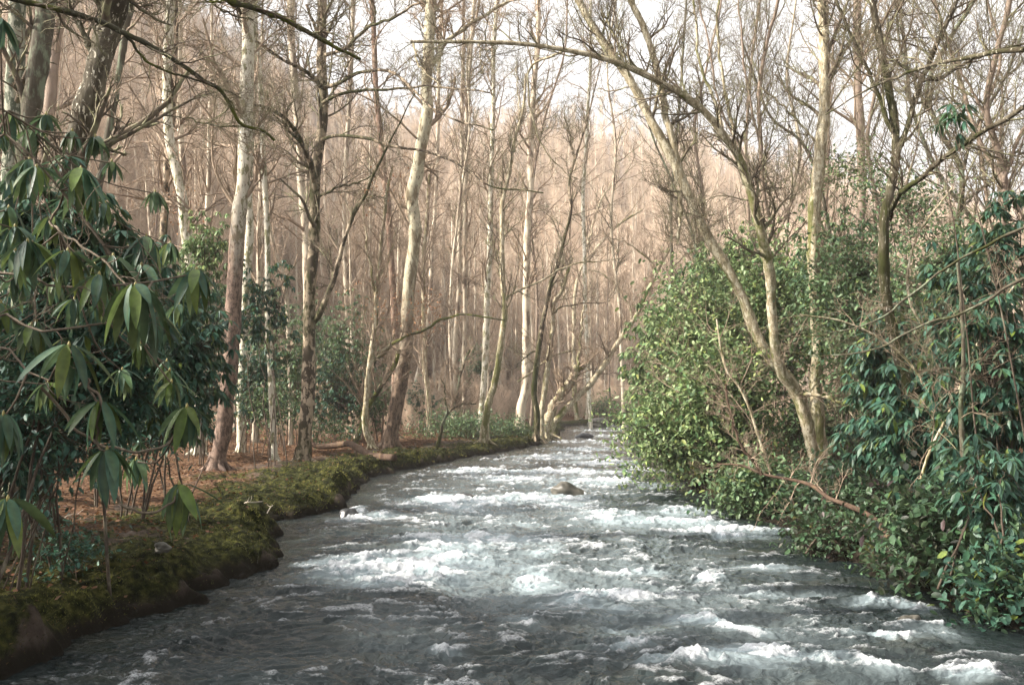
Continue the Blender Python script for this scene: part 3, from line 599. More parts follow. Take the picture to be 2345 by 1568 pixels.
tree(12, 'thin pale stem leaning left behind the thin white birch-like stem', [(668, 900), (655, 670), (636, 600), (618, 520), (600, 430), (585, 330)], 44, (11, 7), 'pale', crown=(8, 0, 2))
tree(13, 'pale soft-grey trunk behind and left of the forked riverside tree', [(712, 960), (706, 700), (700, 520), (690, 400), (682, 300), (674, 160), (665, 0)], 56, (22, 17), 'pale', crown=(12, 0, 3.6))
tree(14, 'sunlit forked tree with a dark shaded side and long arching limbs on the left bank', [(690, 1028), (700, 950), (708, 850), (711, 740), (716, 620), (721, 520), (722, 430), (731, 330), (738, 210), (740, 100), (742, 0)], 34, (32, 20), 'beech',
     limbs=[([(716, 745), (732, 720), (756, 660), (800, 518), (826, 465), (852, 405), (894, 320), (925, 262), (952, 205)], 14, 2, 34, 32),
            ([(722, 425), (712, 380), (692, 330), (668, 290), (640, 260), (612, 248), (583, 240)], 15, 5, 34, 30),
            ([(690, 328), (694, 290), (696, 250), (652, 205)][:1] + [(655, 290), (652, 250), (651, 207)], 7, 3, 32, 31),
            ([(733, 200), (720, 178), (684, 156), (648, 135), (583, 92)], 11, 4, 34, 30),
            ([(736, 205), (780, 190), (822, 165), (894, 166), (941, 202), (984, 241), (1049, 277), (1128, 296)], 9, 3, 34, 28),
            ([(735, 240), (760, 225), (804, 209), (894, 207), (980, 196), (1056, 205), (1120, 211)], 8, 3, 34, 30),
            ([(730, 325), (770, 312), (847, 317), (894, 335), (1002, 355), (1074, 392), (1131, 428), (1243, 440)], 8, 2.5, 34, 28),
            ([(724, 455), (760, 435), (808, 420), (858, 402)], 7, 3, 34, 33),
            ([(740, 130), (790, 110), (850, 60), (900, 40), (960, 5)], 9, 5, 34, 31),
            ([(738, 110), (720, 60), (700, 10)], 9, 6)], crown=(10, 0, 2.8), twig='twig_dark')
tree(15, 'brown shaded trunk behind the arching limbs of the forked riverside tree', [(905, 960), (903, 700), (893, 560), (887, 450), (872, 340), (862, 230), (855, 100), (850, 0)], 52, (17, 12), 'brown', crown=(14, 0, 3.6))
tree(16, 'smooth cream sycamore that bends near the top, standing on the mossy left bank', [(893, 1012), (905, 940), (916, 870), (926, 780), (933, 690), (941, 600), (947, 525), (942, 455), (955, 396), (965, 330), (979, 252), (976, 200), (981, 126), (985, 60), (988, 0)], 42, (33, 25), 'smooth',
     limbs=[([(984, 150), (1006, 122), (1031, 90), (1092, 47), (1164, 5), (1240, -10)], 12, 6), ([(986, 40), (1005, 12), (1015, -20)], 10, 6), ([(985, 25), (965, -5)], 10, 8)], crown=(10, 0, 3))
tree(17, 'slender leaning tree with a mossy stem crossing low in front of the cream sycamore', [(815, 985), (836, 940), (868, 893), (905, 835), (912, 800)], 41, (11, 9), 'limb_moss', limbs=[([(850, 838), (880, 805), (912, 779), (966, 754), (1038, 725), (1100, 724), (1157, 732)], 9, 3, 41, 38)], crown=(10, 0, 1.8), extra_top=0)
tree(18, 'thin black-footed stem between the forked tree and the cream sycamore', [(850, 1012), (835, 975), (836, 925), (842, 860), (850, 790), (861, 703), (868, 600), (880, 480), (900, 380)], 39, (15, 6), 'lichen', limbs=[([(862, 700), (850, 620), (838, 540), (830, 450)], 6, 3), ([(866, 640), (890, 590), (910, 520)], 5, 3), ([(848, 832), (890, 790), (905, 765)], 6, 4)], crown=(14, 0, 2))
def dry(root, px, py, d, hw, hh, n, seed):
    rng = np.random.default_rng(seed); c, r = scr0(px, py, hw, hh, d); C = c + rng.normal(size=(n, 3)) * np.array(r) * .5
    V, F, k = scatter_leaves(rng, C, .085 * d / 30, 'dry', LT_OVAL, per=4, spread=.16, droop=.6)
    add_mesh('withered_leaves', V, [F], M_DRY, root, cols=k)
def scr0(cx, cy, hw, hh, d): return at(cx, cy, d), (hw * d / FPX, 1.2, hh * d / FPX)
dry(TREES[8], 405, 450, 38, 60, 110, 45, 1); dry(TREES[18], 900, 700, 39, 110, 60, 80, 2); dry(TREES[17], 980, 720, 40, 80, 40, 50, 3); dry(TREES[14], 860, 430, 33, 60, 60, 24, 4)
# --- middle, along the far bend
mids = [
 ('pale twin stem, left one of the close pair in the middle of the woods', [(1036, 930), (1040, 850), (1048, 690), (1052, 516), (1056, 380), (1058, 240), (1062, 60), (1064, 0)], 70, (12, 8), 'pale'),
 ('pale twin stem, right one of the close pair in the middle of the woods', [(1064, 930), (1062, 850), (1066, 690), (1065, 516), (1066, 380), (1070, 240), (1082, 60), (1088, 0)], 68, (12, 8), 'pale'),
 ('white trunk leaning right just left of the speckled forked tree by the bend', [(1100, 945), (1108, 880), (1114, 800), (1117, 696), (1120, 560), (1124, 420), (1128, 250), (1132, 100), (1136, 0)], 60, (16, 9), 'sycamore'),
 ('pale curved trunk rising behind the low green bushes before the bend', [(1186, 966), (1192, 930), (1203, 890), (1205, 800), (1207, 696), (1210, 540), (1214, 400), (1222, 220), (1230, 60), (1232, 0)], 62, (22, 10), 'pale'),
 ('straight white trunk behind the middle woods, right of the tall dark-topped tree', [(1352, 950), (1342, 760), (1338, 560), (1336, 420), (1344, 300), (1350, 160), (1352, 0)], 80, (10, 7), 'sycamore'),
 ('narrow pale trunk left of the cream sycamore in the woods', [(800, 975), (798, 760), (790, 560), (792, 400), (800, 250), (806, 90), (810, 0)], 64, (13, 10), 'pale'),
 ('straight tan trunk beside the brown shaded trunk', [(930, 940), (958, 760), (966, 600), (968, 480), (950, 400)][:1] + [(975, 760), (990, 560), (1000, 380), (1004, 200), (1008, 60), (1010, 0)], 78, (11, 8), 'pale'),
 ('speckled stem with mossy foot right of the cream sycamore', [(985, 960), (978, 900), (972, 830), (970, 730), (968, 640), (976, 520), (984, 400)], 58, (14, 7), 'lichen')]
for k, (lab, pts, d, wv, kd) in enumerate(mids):
    tree(30 + k, lab, pts, d, wv, kd, crown=(24, 0, 3.2), up=0.35, tmin=0.25, sides=8)
tree(40, 'speckled lichened tree forking upward, leaning over the low bushes before the bend', [(1110, 1002), (1118, 930), (1133, 870), (1147, 800), (1153, 730), (1151, 640), (1150, 516), (1150, 468), (1164, 396), (1182, 310), (1196, 250), (1204, 170)], 46, (18, 6), 'lichen',
     limbs=[([(1150, 470), (1140, 430), (1120, 400)], 4, 2), ([(1175, 345), (1196, 320), (1240, 300), (1300, 290)], 4, 2), ([(1153, 690), (1180, 668), (1230, 645), (1300, 610), (1420, 590)], 6, 2), ([(1190, 280), (1186, 220), (1180, 150)], 4, 2)], crown=(16, 0, 2.4), up=0.5, twig='twig_dark')
tree(41, 'short crooked sapling with a low sideways branch on the mossy bank', [(1003, 1002), (1014, 970), (1024, 945), (1040, 928), (1048, 900), (1056, 850), (1075, 800)], 43, (9, 4), 'dark', limbs=[([(1024, 945), (1052, 928), (1092, 922)], 6, 3), ([(1022, 948), (1020, 910), (1010, 860)], 5, 2)], crown=(12, 0, 1.4))
tree(42, 'tall dark-topped tree with a black foot in the water at the bend', [(1227, 1008), (1231, 950), (1223, 894), (1230, 822), (1243, 732), (1258, 653), (1276, 606), (1290, 545), (1306, 480), (1304, 414), (1320, 358), (1340, 288), (1369, 180), (1380, 120)], 53, (15, 2), 'beech',
     limbs=[([(1316, 365), (1306, 320), (1294, 270)], 6, 3), ([(1232, 800), (1200, 820), (1170, 850)], 4, 2), ([(1262, 720), (1300, 700), (1400, 690)], 4, 2)], crown=(14, 0, 2.6), up=0.5, twig='twig_dark')
tree(43, 'lichened tree immediately right of the black-footed tree at the bend', [(1237, 990), (1241, 930), (1250, 860), (1262, 768), (1268, 700), (1285, 665), (1300, 620), (1310, 590)], 54, (14, 8), 'lichen', limbs=[([(1186, 875), (1220, 850), (1262, 815), (1330, 800)], 4, 2)], crown=(10, 0, 2.4), up=0.5)
tree(44, 'upright speckled tree behind the two leaning trunks at the bend', [(1322, 956), (1316, 900), (1314, 800), (1314, 690), (1325, 624), (1340, 600), (1376, 556), (1416, 516), (1470, 480)], 98, (13, 4), 'lichen', limbs=[([(1340, 600), (1350, 540), (1372, 470), (1400, 420)], 6, 3), ([(1332, 618), (1370, 622), (1410, 650), (1450, 690)], 5, 2)], crown=(12, 0, 2.4), up=0.4)
tree(45, 'thick short pale trunk leaning right over the water at the bend', [(1245, 995), (1256, 955), (1279, 910), (1308, 872), (1326, 838)], 57, (23, 16), 'lichen', crown=(8, 0, 1.8), limbs=[([(1318, 852), (1345, 835), (1360, 810)], 6, 3), ([(1322, 845), (1330, 780), (1336, 700)], 7, 4)], extra_top=0)
tree(46, 'long pale trunk leaning far out to the right across the river at the bend', [(1254, 998), (1270, 968), (1290, 944), (1322, 908), (1356, 875), (1386, 830), (1412, 786), (1444, 742), (1470, 696), (1488, 655), (1502, 630), (1535, 568)], 57, (18, 6), 'lichen',
     limbs=[([(1470, 696), (1482, 668), (1500, 650), (1540, 640)], 5, 2), ([(1448, 735), (1440, 700), (1420, 670), (1400, 640)], 4, 2), ([(1500, 632), (1490, 600), (1440, 560), (1400, 545)], 5, 2)], crown=(14, 0, 2.2), up=0.5)
# --- right side
tree(60, 'lichen-crusted tree leaning far to the left, left stem of the riverside pair', [(1872, 1085), (1862, 1010), (1836, 930), (1813, 876), (1780, 838), (1736, 770), (1709, 696), (1669, 617), (1619, 534), (1578, 450), (1542, 360), (1488, 270), (1427, 162), (1380, 90), (1326, 0)], 25, (30, 17), 'lichen',
     limbs=[([(1578, 450), (1560, 400), (1536, 306), (1524, 270), (1513, 216), (1499, 144), (1470, 54), (1445, 0), (1438, -40)], 17, 14),
            ([(1430, 168), (1405, 150), (1398, 110), (1380, 20)][:1] + [(1424, 130), (1400, 70), (1375, 15)], 8, 4),
            ([(1574, 440), (1590, 520), (1595, 560)], 5, 3), ([(1560, 420), (1556, 500), (1552, 560)], 10, 6)], crown=(12, 0, 2.4), tmin=0.45, twig='twig_dark', up=0.5)
tree(61, 'lichen-crusted tree whose long limb arches left across the top of the river', [(1868, 1090), (1850, 1000), (1824, 905), (1790, 850), (1778, 786), (1770, 696), (1758, 620), (1740, 540), (1716, 440), (1687, 360), (1655, 313), (1608, 252), (1560, 215), (1520, 193), (1488, 176), (1398, 140), (1290, 115), (1182, 101), (1074, 97), (944, 96)], 24, (29, 6), 'lichen',
     limbs=[([(948, 97), (955, 140), (985, 175), (1015, 200)], 5, 2, 24, 23), ([(1098, 98), (1102, 150), (1108, 170)], 4, 2), ([(1290, 115), (1240, 140), (1212, 155), (1214, 240), (1245, 340), (1290, 390), (1325, 410)], 6, 2, 24, 25),
            ([(1660, 315), (1640, 240), (1600, 130), (1590, 0)], 8, 5), ([(1690, 365), (1660, 200), (1640, 60), (1650, 0)], 8, 5)], crown=(30, 0, 1.5), tmin=0.35, twig='twig_dark', up=0.2, extra_top=0, d_top=21)
tree(62, 'straight lichen-crusted trunk, right and upright stem of the riverside pair', [(1880, 1095), (1876, 1030), (1871, 984), (1866, 900), (1867, 858), (1874, 804), (1871, 696), (1866, 588), (1867, 468), (1872, 360), (1881, 252), (1882, 180), (1882, 0)], 24.5, (31, 23), 'lichen',
     limbs=[([(1868, 600), (1870, 625), (1885, 642), (1930, 645), (1960, 665), (1962, 700)], 6, 3), ([(1830, 902), (1858, 901), (1880, 905), (1905, 914), (1935, 930), (1960, 960)], 9, 5, 23.6, 23), ([(1884, 250), (1900, 190), (1960, 70), (1990, 0)], 7, 5), ([(1876, 340), (1850, 300), (1790, 240), (1740, 200)], 6, 4)], crown=(14, 0, 2.2), tmin=0.5, twig='twig_dark', up=0.35)
tree(63, 'straight pinkish-grey trunk far behind the upright riverside trunk', [(1985, 1000), (1975, 700), (1970, 468), (1966, 180), (1965, 0)], 44, (22, 18), 'greybrown', crown=(12, 0, 3.4), tmin=0.5)
tree(64, 'mossy dark trunk with splayed upper limbs, standing in the right thicket', [(2150, 1195), (2132, 1060), (2096, 950), (2076, 876), (2045, 768), (2024, 660), (2020, 516), (2034, 440), (2050, 360), (2046, 270), (2024, 160), (1995, 0)], 17, (32, 15), 'mossy',
     limbs=[([(2050, 370), (2083, 270), (2108, 187), (2150, 90), (2190, 0)], 15, 11), ([(2110, 185), (2150, 180), (2184, 160), (2240, 130), (2344, 100)], 9, 7), ([(2036, 500), (2060, 440), (2076, 432), (2184, 346), (2344, 245)], 12, 9, 17, 13), ([(2040, 300), (2000, 190), (1960, 110), (1925, 30), (1910, -10)], 11, 7), ([(1890, 262), (1968, 216), (2040, 182), (2112, 155), (2184, 137), (2344, 112)][::-1], 9, 3, 12, 18)], crown=(16, 0, 2.2), tmin=0.5, twig='twig_dark', up=0.35)
tree(65, 'fine spreading tree with many upward sprays left of the upright riverside trunk', [(1905, 1000), (1850, 800), (1800, 640), (1775, 560), (1750, 450), (1742, 340), (1735, 220), (1760, 80), (1780, 0)], 30, (17, 7), 'greybrown',
     limbs=[([(1742, 340), (1720, 250), (1700, 120), (1690, 0)], 6, 4), ([(1750, 440), (1700, 350), (1650, 250), (1620, 100), (1600, 0)], 7, 4), ([(1770, 560), (1820, 440), (1860, 330), (1900, 250)], 6, 3), ([(1745, 380), (1790, 470), (1810, 500)], 5, 3)], crown=(20, 0, 2.6), tmin=0.35, twig='twig_dark', up=0.6)
tree(66, 'slim dark forked tree whose top shows against the sky at upper right', [(2240, 1150), (2215, 900), (2195, 700), (2190, 560), (2200, 400), (2150, 300), (2120, 200), (2180, 80), (2230, 0)], 22, (18, 9), 'dark',
     limbs=[([(2200, 400), (2230, 300), (2300, 180), (2344, 60)], 9, 6), ([(2195, 480), (2260, 420), (2344, 330)], 7, 5), ([(2150, 300), (2100, 200), (2060, 100), (2050, 0)], 8, 5)], crown=(20, 0, 2.2), tmin=0.3, twig='twig_dark', up=0.3)
tree(67, 'grey stem rising through the leaves at the far right edge', [(2320, 1150), (2300, 900), (2290, 600), (2300, 400), (2260, 250), (2280, 120), (2310, 0)], 18, (22, 12), 'greybrown', limbs=[([(2295, 420), (2340, 300), (2400, 200)], 10, 6), ([(2280, 300), (2220, 200), (2180, 120)], 7, 4)], crown=(16, 0, 2), tmin=0.3, twig='twig_dark')
tree(68, 'thin greenish stem standing among big leaves on the right bank', [(2190, 1240), (2205, 1100), (2200, 950), (2205, 800), (2200, 700), (2190, 600)], 12.5, (15, 7), 'dark',
     limbs=[([(2344, 523), (2184, 599), (2130, 642), (2004, 732), (1896, 764), (1788, 768)], 7, 2, 11.5, 13), ([(2344, 638), (2220, 707), (2112, 746), (2004, 797), (1896, 815), (1788, 800)], 7, 2, 11.5, 13), ([(2204, 880), (2170, 850), (2130, 800)], 5, 3)], crown=(4, 0, 1.0), tmin=0.3, twig='twig_dark', up=0.0, dens=.5)
tree(69, 'fallen brown branch slanting down through leaves above the right water edge', [(2036, 1222), (2010, 1195), (1972, 1170), (1930, 1152), (1897, 1140), (1860, 1112), (1822, 1100), (1747, 1085), (1697, 1065), (1640, 1062)], 14.0, (15, 5), 'log', limbs=[([(1747, 1085), (1715, 1045), (1690, 1005), (1674, 948), (1660, 880)], 8, 4)], crown=(8, 0, .7), tmin=0.4, name='fallen_branch', cat='branch', d_top=16.5)
for k, (lab, pts, d, wv) in enumerate([
  ('thin tree with fanned twigs against the sky, just left of the pinkish-grey trunk', [(1935, 1000), (1925, 700), (1905, 560), (1880, 440), (1840, 330), (1760, 260), (1700, 100)], 33, (12, 5)),
  ('fine-twigged tree right of the pinkish-grey trunk against the sky', [(2000, 1000), (2040, 700), (2010, 480), (1985, 330), (2005, 200), (2040, 60), (2060, 0)], 31, (14, 7)),
  ('fine-twigged tree with crossing limbs near the top right corner', [(2260, 1000), (2250, 760), (2240, 540), (2150, 400), (2090, 250), (2070, 100), (2060, 0)], 27, (14, 7)),
  ('fine-twigged stem bending along the right frame edge', [(2420, 1000), (2380, 700), (2330, 480), (2240, 320), (2200, 180), (2160, 60), (2140, 0)], 20, (16, 8)),
  ('slim dark-barked tree above the left end of the right thicket', [(1640, 960), (1620, 760), (1600, 600), (1580, 520), (1540, 420), (1500, 330), (1470, 240)], 38, (9, 4)),
  ('thin upright tree rising through the middle of the right thicket', [(1720, 980), (1722, 700), (1712, 500), (1706, 330), (1720, 160), (1740, 0)], 36, (12, 6)),
  ('slender grey sapling high against the white sky above the arching limb', [(1560, 960), (1540, 700), (1536, 500), (1548, 330), (1560, 180), (1570, 0)], 58, (9, 5))]):
    tree(80 + k, lab, pts, d, wv, 'greybrown' if k % 2 else 'dark', crown=(24, 0, 2.7), tmin=0.3, twig='twig_dark', up=0.4, sides=7)
for k, (lab, pts, d, wv) in enumerate([
  ('thin pale tree reaching into the white sky just right of the cream sycamore', [(1040, 935), (1030, 700), (1050, 480), (1075, 300), (1070, 140), (1100, 0)], 66, (8, 4)),
  ('very thin tree curving up against the sky above the river bend', [(1215, 940), (1230, 700), (1215, 480), (1240, 300), (1290, 130), (1300, 0)], 64, (8, 4)),
  ('thin leaning tree spreading fine twigs over the bright gap above the bend', [(1430, 950), (1420, 740), (1400, 520), (1410, 330), (1390, 160), (1410, 0)], 66, (9, 4)),
  ('fine-twigged tree behind the two leaning lichened trunks at the top', [(1590, 960), (1600, 700), (1610, 480), (1590, 300), (1620, 140), (1650, 0)], 44, (11, 5)),
  ('fine-twigged tree between the arching limb tree and the upright riverside trunk', [(1820, 990), (1810, 700), (1800, 520), (1830, 340), (1800, 180), (1820, 0)], 34, (12, 5)),
  ('thin tree with drooping sprays crossing the sky near the right frame edge', [(2220, 1010), (2230, 700), (2260, 480), (2240, 300), (2290, 140), (2260, 0)], 24, (13, 6))]):
    tree(120 + k, lab, pts, d, wv, 'greybrown' if k % 2 else 'pale', crown=(22, 0, 2.9), tmin=0.3, twig='twig_dark', up=0.35, sides=7)
# overhead limbs of a tree just outside the left of the frame
tree(95, 'mossy dark limb sagging across the upper left with tufts of moss', [(-260, 1300), (-240, 700), (-200, 200), (-150, -150)], 9.5, (80, 60), 'limb_moss',
     limbs=[([(-190, -60), (-60, -25), (54, 5), (158, 29), (234, 50), (306, 86), (389, 133), (461, 184), (504, 205), (529, 248), (554, 288), (605, 302), (626, 320)], 18, 7, 9.5, 10.5),
            ([(290, 84), (312, 112), (338, 144), (382, 162), (461, 190), (551, 223)], 8, 4, 10, 11), ([(432, 270), (468, 284), (554, 292), (605, 299)], 4, 5, 11, 10.5), ([(504, 208), (540, 250), (562, 285)], 5, 2, 10.5, 11)], crown=(3, 0, 1.2), twig='twig_dark', extra_top=3, tmin=0.8, sag=0.1)
tree(96, 'mossy limb dropping from the top frame edge above the white sycamore', [(-420, 1300), (-380, 600), (-200, -100), (100, -420), (360, -190)], 10.5, (70, 24), 'limb_moss',
     limbs=[([(360, -190), (450, -60), (522, 0), (562, 14), (612, 29), (666, 54), (720, 79), (774, 112), (828, 135)], 22, 8, 10.5, 11.5), ([(520, 0), (480, 5), (440, -20)], 5, 3), ([(450, -60), (480, 0), (520, 30), (583, 45)], 8, 3, 10.8, 11.5)], crown=(0, 0, 1.2), twig='twig_dark', extra_top=0)

# ------------------------------------------------------------------ shrubs
def scr(cx, cy, hw, hh, d, deep=0.8):
    c = at(cx, cy, d); r = hw * d / FPX; return c, (r, max(r * deep, 0.5), hh * d / FPX)
def sbush(seed, lab, cx, cy, hw, hh, d, n, leaf, tone, base_px=None, name='rhododendron_bush', cat='shrub', deep=0.8, **k):
    c, r = scr(cx, cy, hw, hh, d, deep)
    bx = c[0] if base_px is None else at(base_px, cy, d)[0]
    return bush(seed, name, cat, lab, (bx, d, gz(bx, d)), c, r, n, leaf, tone, **k)
K = dict
# left
sbush(201, 'dark teal small-leaved laurel filling the shade behind the big hanging leaves', 170, 780, 210, 260, 10.5, 1300, 0.095, 'teal', name='laurel_bush', style='scatter', per=7, base_px=60)
sbush(202, 'rhododendron with medium leaves left of the brown-based sycamore', 400, 800, 130, 210, 16, 620, 0.2, 'deep', base_px=380)
sbush(203, 'pale-green rhododendron high up around the elbow-bent white sycamore', 470, 575, 70, 75, 30, 240, 0.2, 'lime', base_px=460)
sbush(204, 'rhododendron clusters just right of the brown-based sycamore trunk', 590, 720, 85, 120, 30, 260, 0.21, 'deep', base_px=620, stem_r=0.02, gap=-.05)
sbush(205, 'rhododendron behind and left of the forked riverside tree', 645, 800, 85, 150, 41, 520, 0.21, 'mid')
sbush(206, 'broad rhododendron between the forked tree and the cream sycamore', 800, 830, 100, 165, 45, 800, 0.21, 'mid')
sbush(207, 'rhododendron behind the elbow-bent sycamore, left of the tall white one', 450, 720, 90, 120, 33, 480, 0.2, 'mid')
sbush(208, 'dense dark rhododendron low in the shade at the left frame edge', 30, 900, 170, 230, 11.5, 520, 0.17, 'teal')
sbush(209, 'shaded rhododendron behind the dark teal laurel on the left', 260, 690, 170, 170, 20, 520, 0.2, 'deep', base_px=270)
sbush(210, 'low dark laurel under the rhododendrons, above the leaf litter on the left', 330, 950, 120, 90, 18, 520, 0.10, 'teal', name='laurel_bush', style='scatter', per=7)
sbush(211, 'low spreading laurel covering the ground before the river bend', 1060, 975, 120, 34, 52, 700, 0.14, 'mid', name='laurel_bush', style='scatter', per=7, deep=0.8, stems=12, stem_r=0.012)
sbush(212, 'low laurel at the foot of the pale curved trunk by the bend', 1170, 985, 60, 28, 54, 320, 0.14, 'mid', name='laurel_bush', style='scatter', per=7, stem_r=0.012)
sbush(213, 'faint green shrub far back between the twin pale stems', 1092, 840, 40, 70, 84, 260, 0.26, 'mid')
sbush(214, 'low grey-green shrub on the far bank beyond the bend', 1400, 935, 75, 24, 100, 320, 0.25, 'mid', name='laurel_bush', style='scatter', per=7)
sbush(215, 'small leafy seedling cluster on the shaded bank at lower left', 160, 1255, 60, 45, 11.6, 90, 0.07, 'teal', name='laurel_sprig', cat='plant', style='scatter', per=8, stem_r=0.006)
sbush(216, 'small leafy seedling patch beside the grey stone at the left edge', 70, 1180, 60, 40, 13.2, 80, 0.06, 'teal', name='laurel_sprig', cat='plant', style='scatter', per=7, stem_r=0.006)
sbush(217, 'thin understory laurel right of the brown-based sycamore', 610, 930, 60, 60, 36, 160, 0.14, 'mid', name='laurel_bush', style='scatter', per=6)
sbush(218, 'small sprig of leaves at the foot of the forked riverside tree', 755, 985, 60, 28, 38, 90, 0.13, 'mid', name='laurel_sprig', cat='plant', style='scatter', per=6, stem_r=0.01)
for k_, a_ in enumerate([('dark rhododendron behind the thin white stems, right of the brown-based sycamore', 585, 880, 70, 110, 37, 420), ('dark rhododendron filling the shade directly left of the forked riverside tree', 665, 890, 60, 100, 46, 380),
      ('shaded rhododendron low behind the forked riverside tree', 765, 900, 85, 95, 44, 560), ('dark rhododendron low behind the black-footed stem', 850, 905, 60, 75, 47, 380),
      ('dark rhododendron beside the foot of the elbow-bent white sycamore', 460, 890, 70, 120, 33, 460), ('tall dim rhododendron behind the forked tree and its understory', 720, 760, 90, 90, 60, 420),
      ('small green rhododendron between the cream sycamore and the low laurel', 965, 915, 40, 50, 60, 200)]):
    sbush(270 + k_, *a_[:6], a_[6], 0.2, 'deep' if k_ % 2 == 0 else 'mid')
# right
for k_, (lab_, pts_, d_) in enumerate([('bare grey shrub stem arching left through the right thicket', [(2260, 1180), (2200, 1040), (2130, 900), (2050, 800), (1940, 740), (1830, 720)], 14),
      ('bare twiggy stem leaning right among large leaves at the far right', [(2080, 1190), (2120, 1060), (2180, 930), (2240, 780), (2330, 640)], 13.5),
      ('bare curved stem rising from the laurel below the leaning pair', [(1790, 1150), (1740, 1010), (1700, 900), (1660, 840), (1640, 730)], 20),
      ('thin pale stem bending out over the river from the thicket', [(1720, 1100), (1660, 1030), (1600, 960), (1560, 870), (1500, 820)], 25),
      ('bare branching stem in the upper part of the right thicket', [(2160, 1000), (2140, 820), (2080, 680), (2100, 540), (2180, 430)], 17)]):
    tree(110 + k_, lab_, pts_, d_, (10, 4), 'lichen', crown=(7, 0, 1.0 * d_ / 14), tmin=.3, twig='twig', up=.1, sides=7, name='bare_shrub', cat='shrub', extra_top=0)
sbush(230, 'sunlit rhododendron leaning over the far water, left end of the right thicket', 1545, 830, 120, 195, 34, 1000, 0.27, 'lime', base_px=1640)
sbush(231, 'light green small-leaved laurel overhanging the river, lowest on the left of the thicket', 1555, 990, 145, 105, 26, 1100, 0.155, 'lime', name='laurel_bush', style='scatter', per=7, base_px=1760, gap=.05)
sbush(232, 'sunlit rhododendron behind the arching riverside stems', 1650, 680, 115, 120, 35, 560, 0.27, 'mid')
sbush(233, 'bright small-leaved laurel filling the gap between the riverside stems', 1780, 730, 130, 190, 29, 1000, 0.16, 'lime', name='laurel_bush', style='scatter', per=8)
sbush(234, 'dark rhododendron right of the upright riverside trunk', 2050, 880, 120, 170, 20, 480, 0.26, 'deep', base_px=2080)
sbush(235, 'small-leaved laurel behind the mossy dark trunk on the right', 2080, 770, 200, 170, 22, 1000, 0.135, 'mid', name='laurel_bush', style='scatter', per=8)
sbush(236, 'large-leaved rhododendron in the shade at the right frame edge', 2280, 900, 150, 230, 13.5, 420, 0.24, 'deep')
sbush(237, 'bronze-tinged low laurel on the right bank below the fallen branch', 1990, 1150, 170, 75, 17, 520, 0.14, 'bronze', name='laurel_bush', style='scatter', per=8)
sbush(238, 'bronze-green drooping laurel nearest the camera on the right bank', 2190, 1230, 165, 105, 12.2, 430, 0.135, 'bronze', name='laurel_bush', style='scatter', per=8)
sbush(239, 'dark rhododendron reaching up at the right frame edge beside the sky', 2310, 560, 80, 130, 14.5, 130, 0.19, 'deep', base_px=2380)
sbush(240, 'leafy laurel overhanging the right water edge below the leaning pair', 1740, 1125, 105, 60, 20, 520, 0.13, 'mid', name='laurel_bush', style='scatter', per=8)
sbush(241, 'dark laurel drooping to the water at the bottom right corner', 2290, 1350, 90, 90, 10.6, 260, 0.12, 'deep', name='laurel_bush', style='scatter', per=8)
sbush(242, 'sparse bright leaves clinging round the upright riverside trunk', 1930, 380, 90, 80, 25, 150, 0.10, 'lime', name='greenbrier_vine', cat='vine', style='scatter', per=6, base_px=1890, stem_r=0.012, gap=-.1)
sbush(243, 'tuft of large dark leaves hanging high against the sky on the right', 2180, 265, 55, 50, 12.5, 9, 0.20, 'deep', base_px=2260, tpl=LT_HI, stem_r=0.015, stems=2)
sbush(244, 'rhododendron with broad leaves just below the mossy fork on the right', 2110, 1000, 130, 130, 15, 300, 0.25, 'deep')
sbush(245, 'pale leafy spray high in the thicket right of the pinkish-grey trunk', 2070, 470, 130, 90, 22, 300, 0.10, 'mid', name='laurel_bush', style='scatter', per=6, gap=-.05)
sbush(246, 'broad rhododendron deep in the thicket behind the upright riverside trunk', 1900, 620, 130, 130, 27, 620, 0.19, 'mid')
sbush(247, 'shaded small-leaved laurel at the foot of the leaning pair', 1890, 1000, 150, 100, 28, 900, 0.13, 'mid', name='laurel_bush', style='scatter', per=8)
sbush(248, 'dark rhododendron above the bronze laurel at the right frame edge', 2290, 1110, 110, 110, 12.8, 260, 0.22, 'deep')
sbush(249, 'rhododendron standing behind the others at the upper right', 2240, 700, 130, 150, 18, 380, 0.24, 'deep')
sbush(293, 'feathery light green laurel leaning out over the river left of the leaning pair', 1600, 760, 115, 140, 28, 800, 0.16, 'lime', name='laurel_bush', style='scatter', per=7, base_px=1700)
sbush(290, 'large-leaved rhododendron drooping in front of the laurels at the right frame edge', 2260, 1120, 100, 120, 11.3, 90, 0.19, 'deep', stem_r=.015)
sbush(291, 'rhododendron rings hanging over the laurel right of the fallen branch', 2110, 1180, 75, 60, 12.6, 50, 0.19, 'mid', base_px=2260, stem_r=.012)
sbush(292, 'drooping rhododendron rings above the foot of the mossy right-hand trunk', 2000, 1010, 90, 80, 16, 80, 0.22, 'deep', base_px=2120, stem_r=.014)
sbush(254, 'drooping laurel covering the undercut right bank below the fallen branch', 1930, 1235, 120, 55, 15.2, 500, 0.11, 'bronze', name='laurel_bush', style='scatter', per=7)
sbush(255, 'laurel trailing over the dark bank between the fallen branch and the bottom right corner', 2090, 1300, 110, 55, 13.4, 420, 0.10, 'bronze', name='laurel_bush', style='scatter', per=7)
sbush(256, 'rhododendron tangle filling the shade just behind the nearest hanging leaves', 260, 640, 150, 160, 8.5, 150, 0.17, 'deep', base_px=-600, stem_r=.013)
sbush(257, 'rhododendron rings drooping at mid-left in front of the leaf litter', 280, 870, 120, 110, 10.5, 150, 0.17, 'deep', base_px=60, stem_r=.010)
sbush(258, 'rhododendron spreading high on the left edge below the mossy leaning trunk', 110, 500, 140, 130, 8.5, 130, 0.18, 'deep', base_px=-650, stem_r=.013)
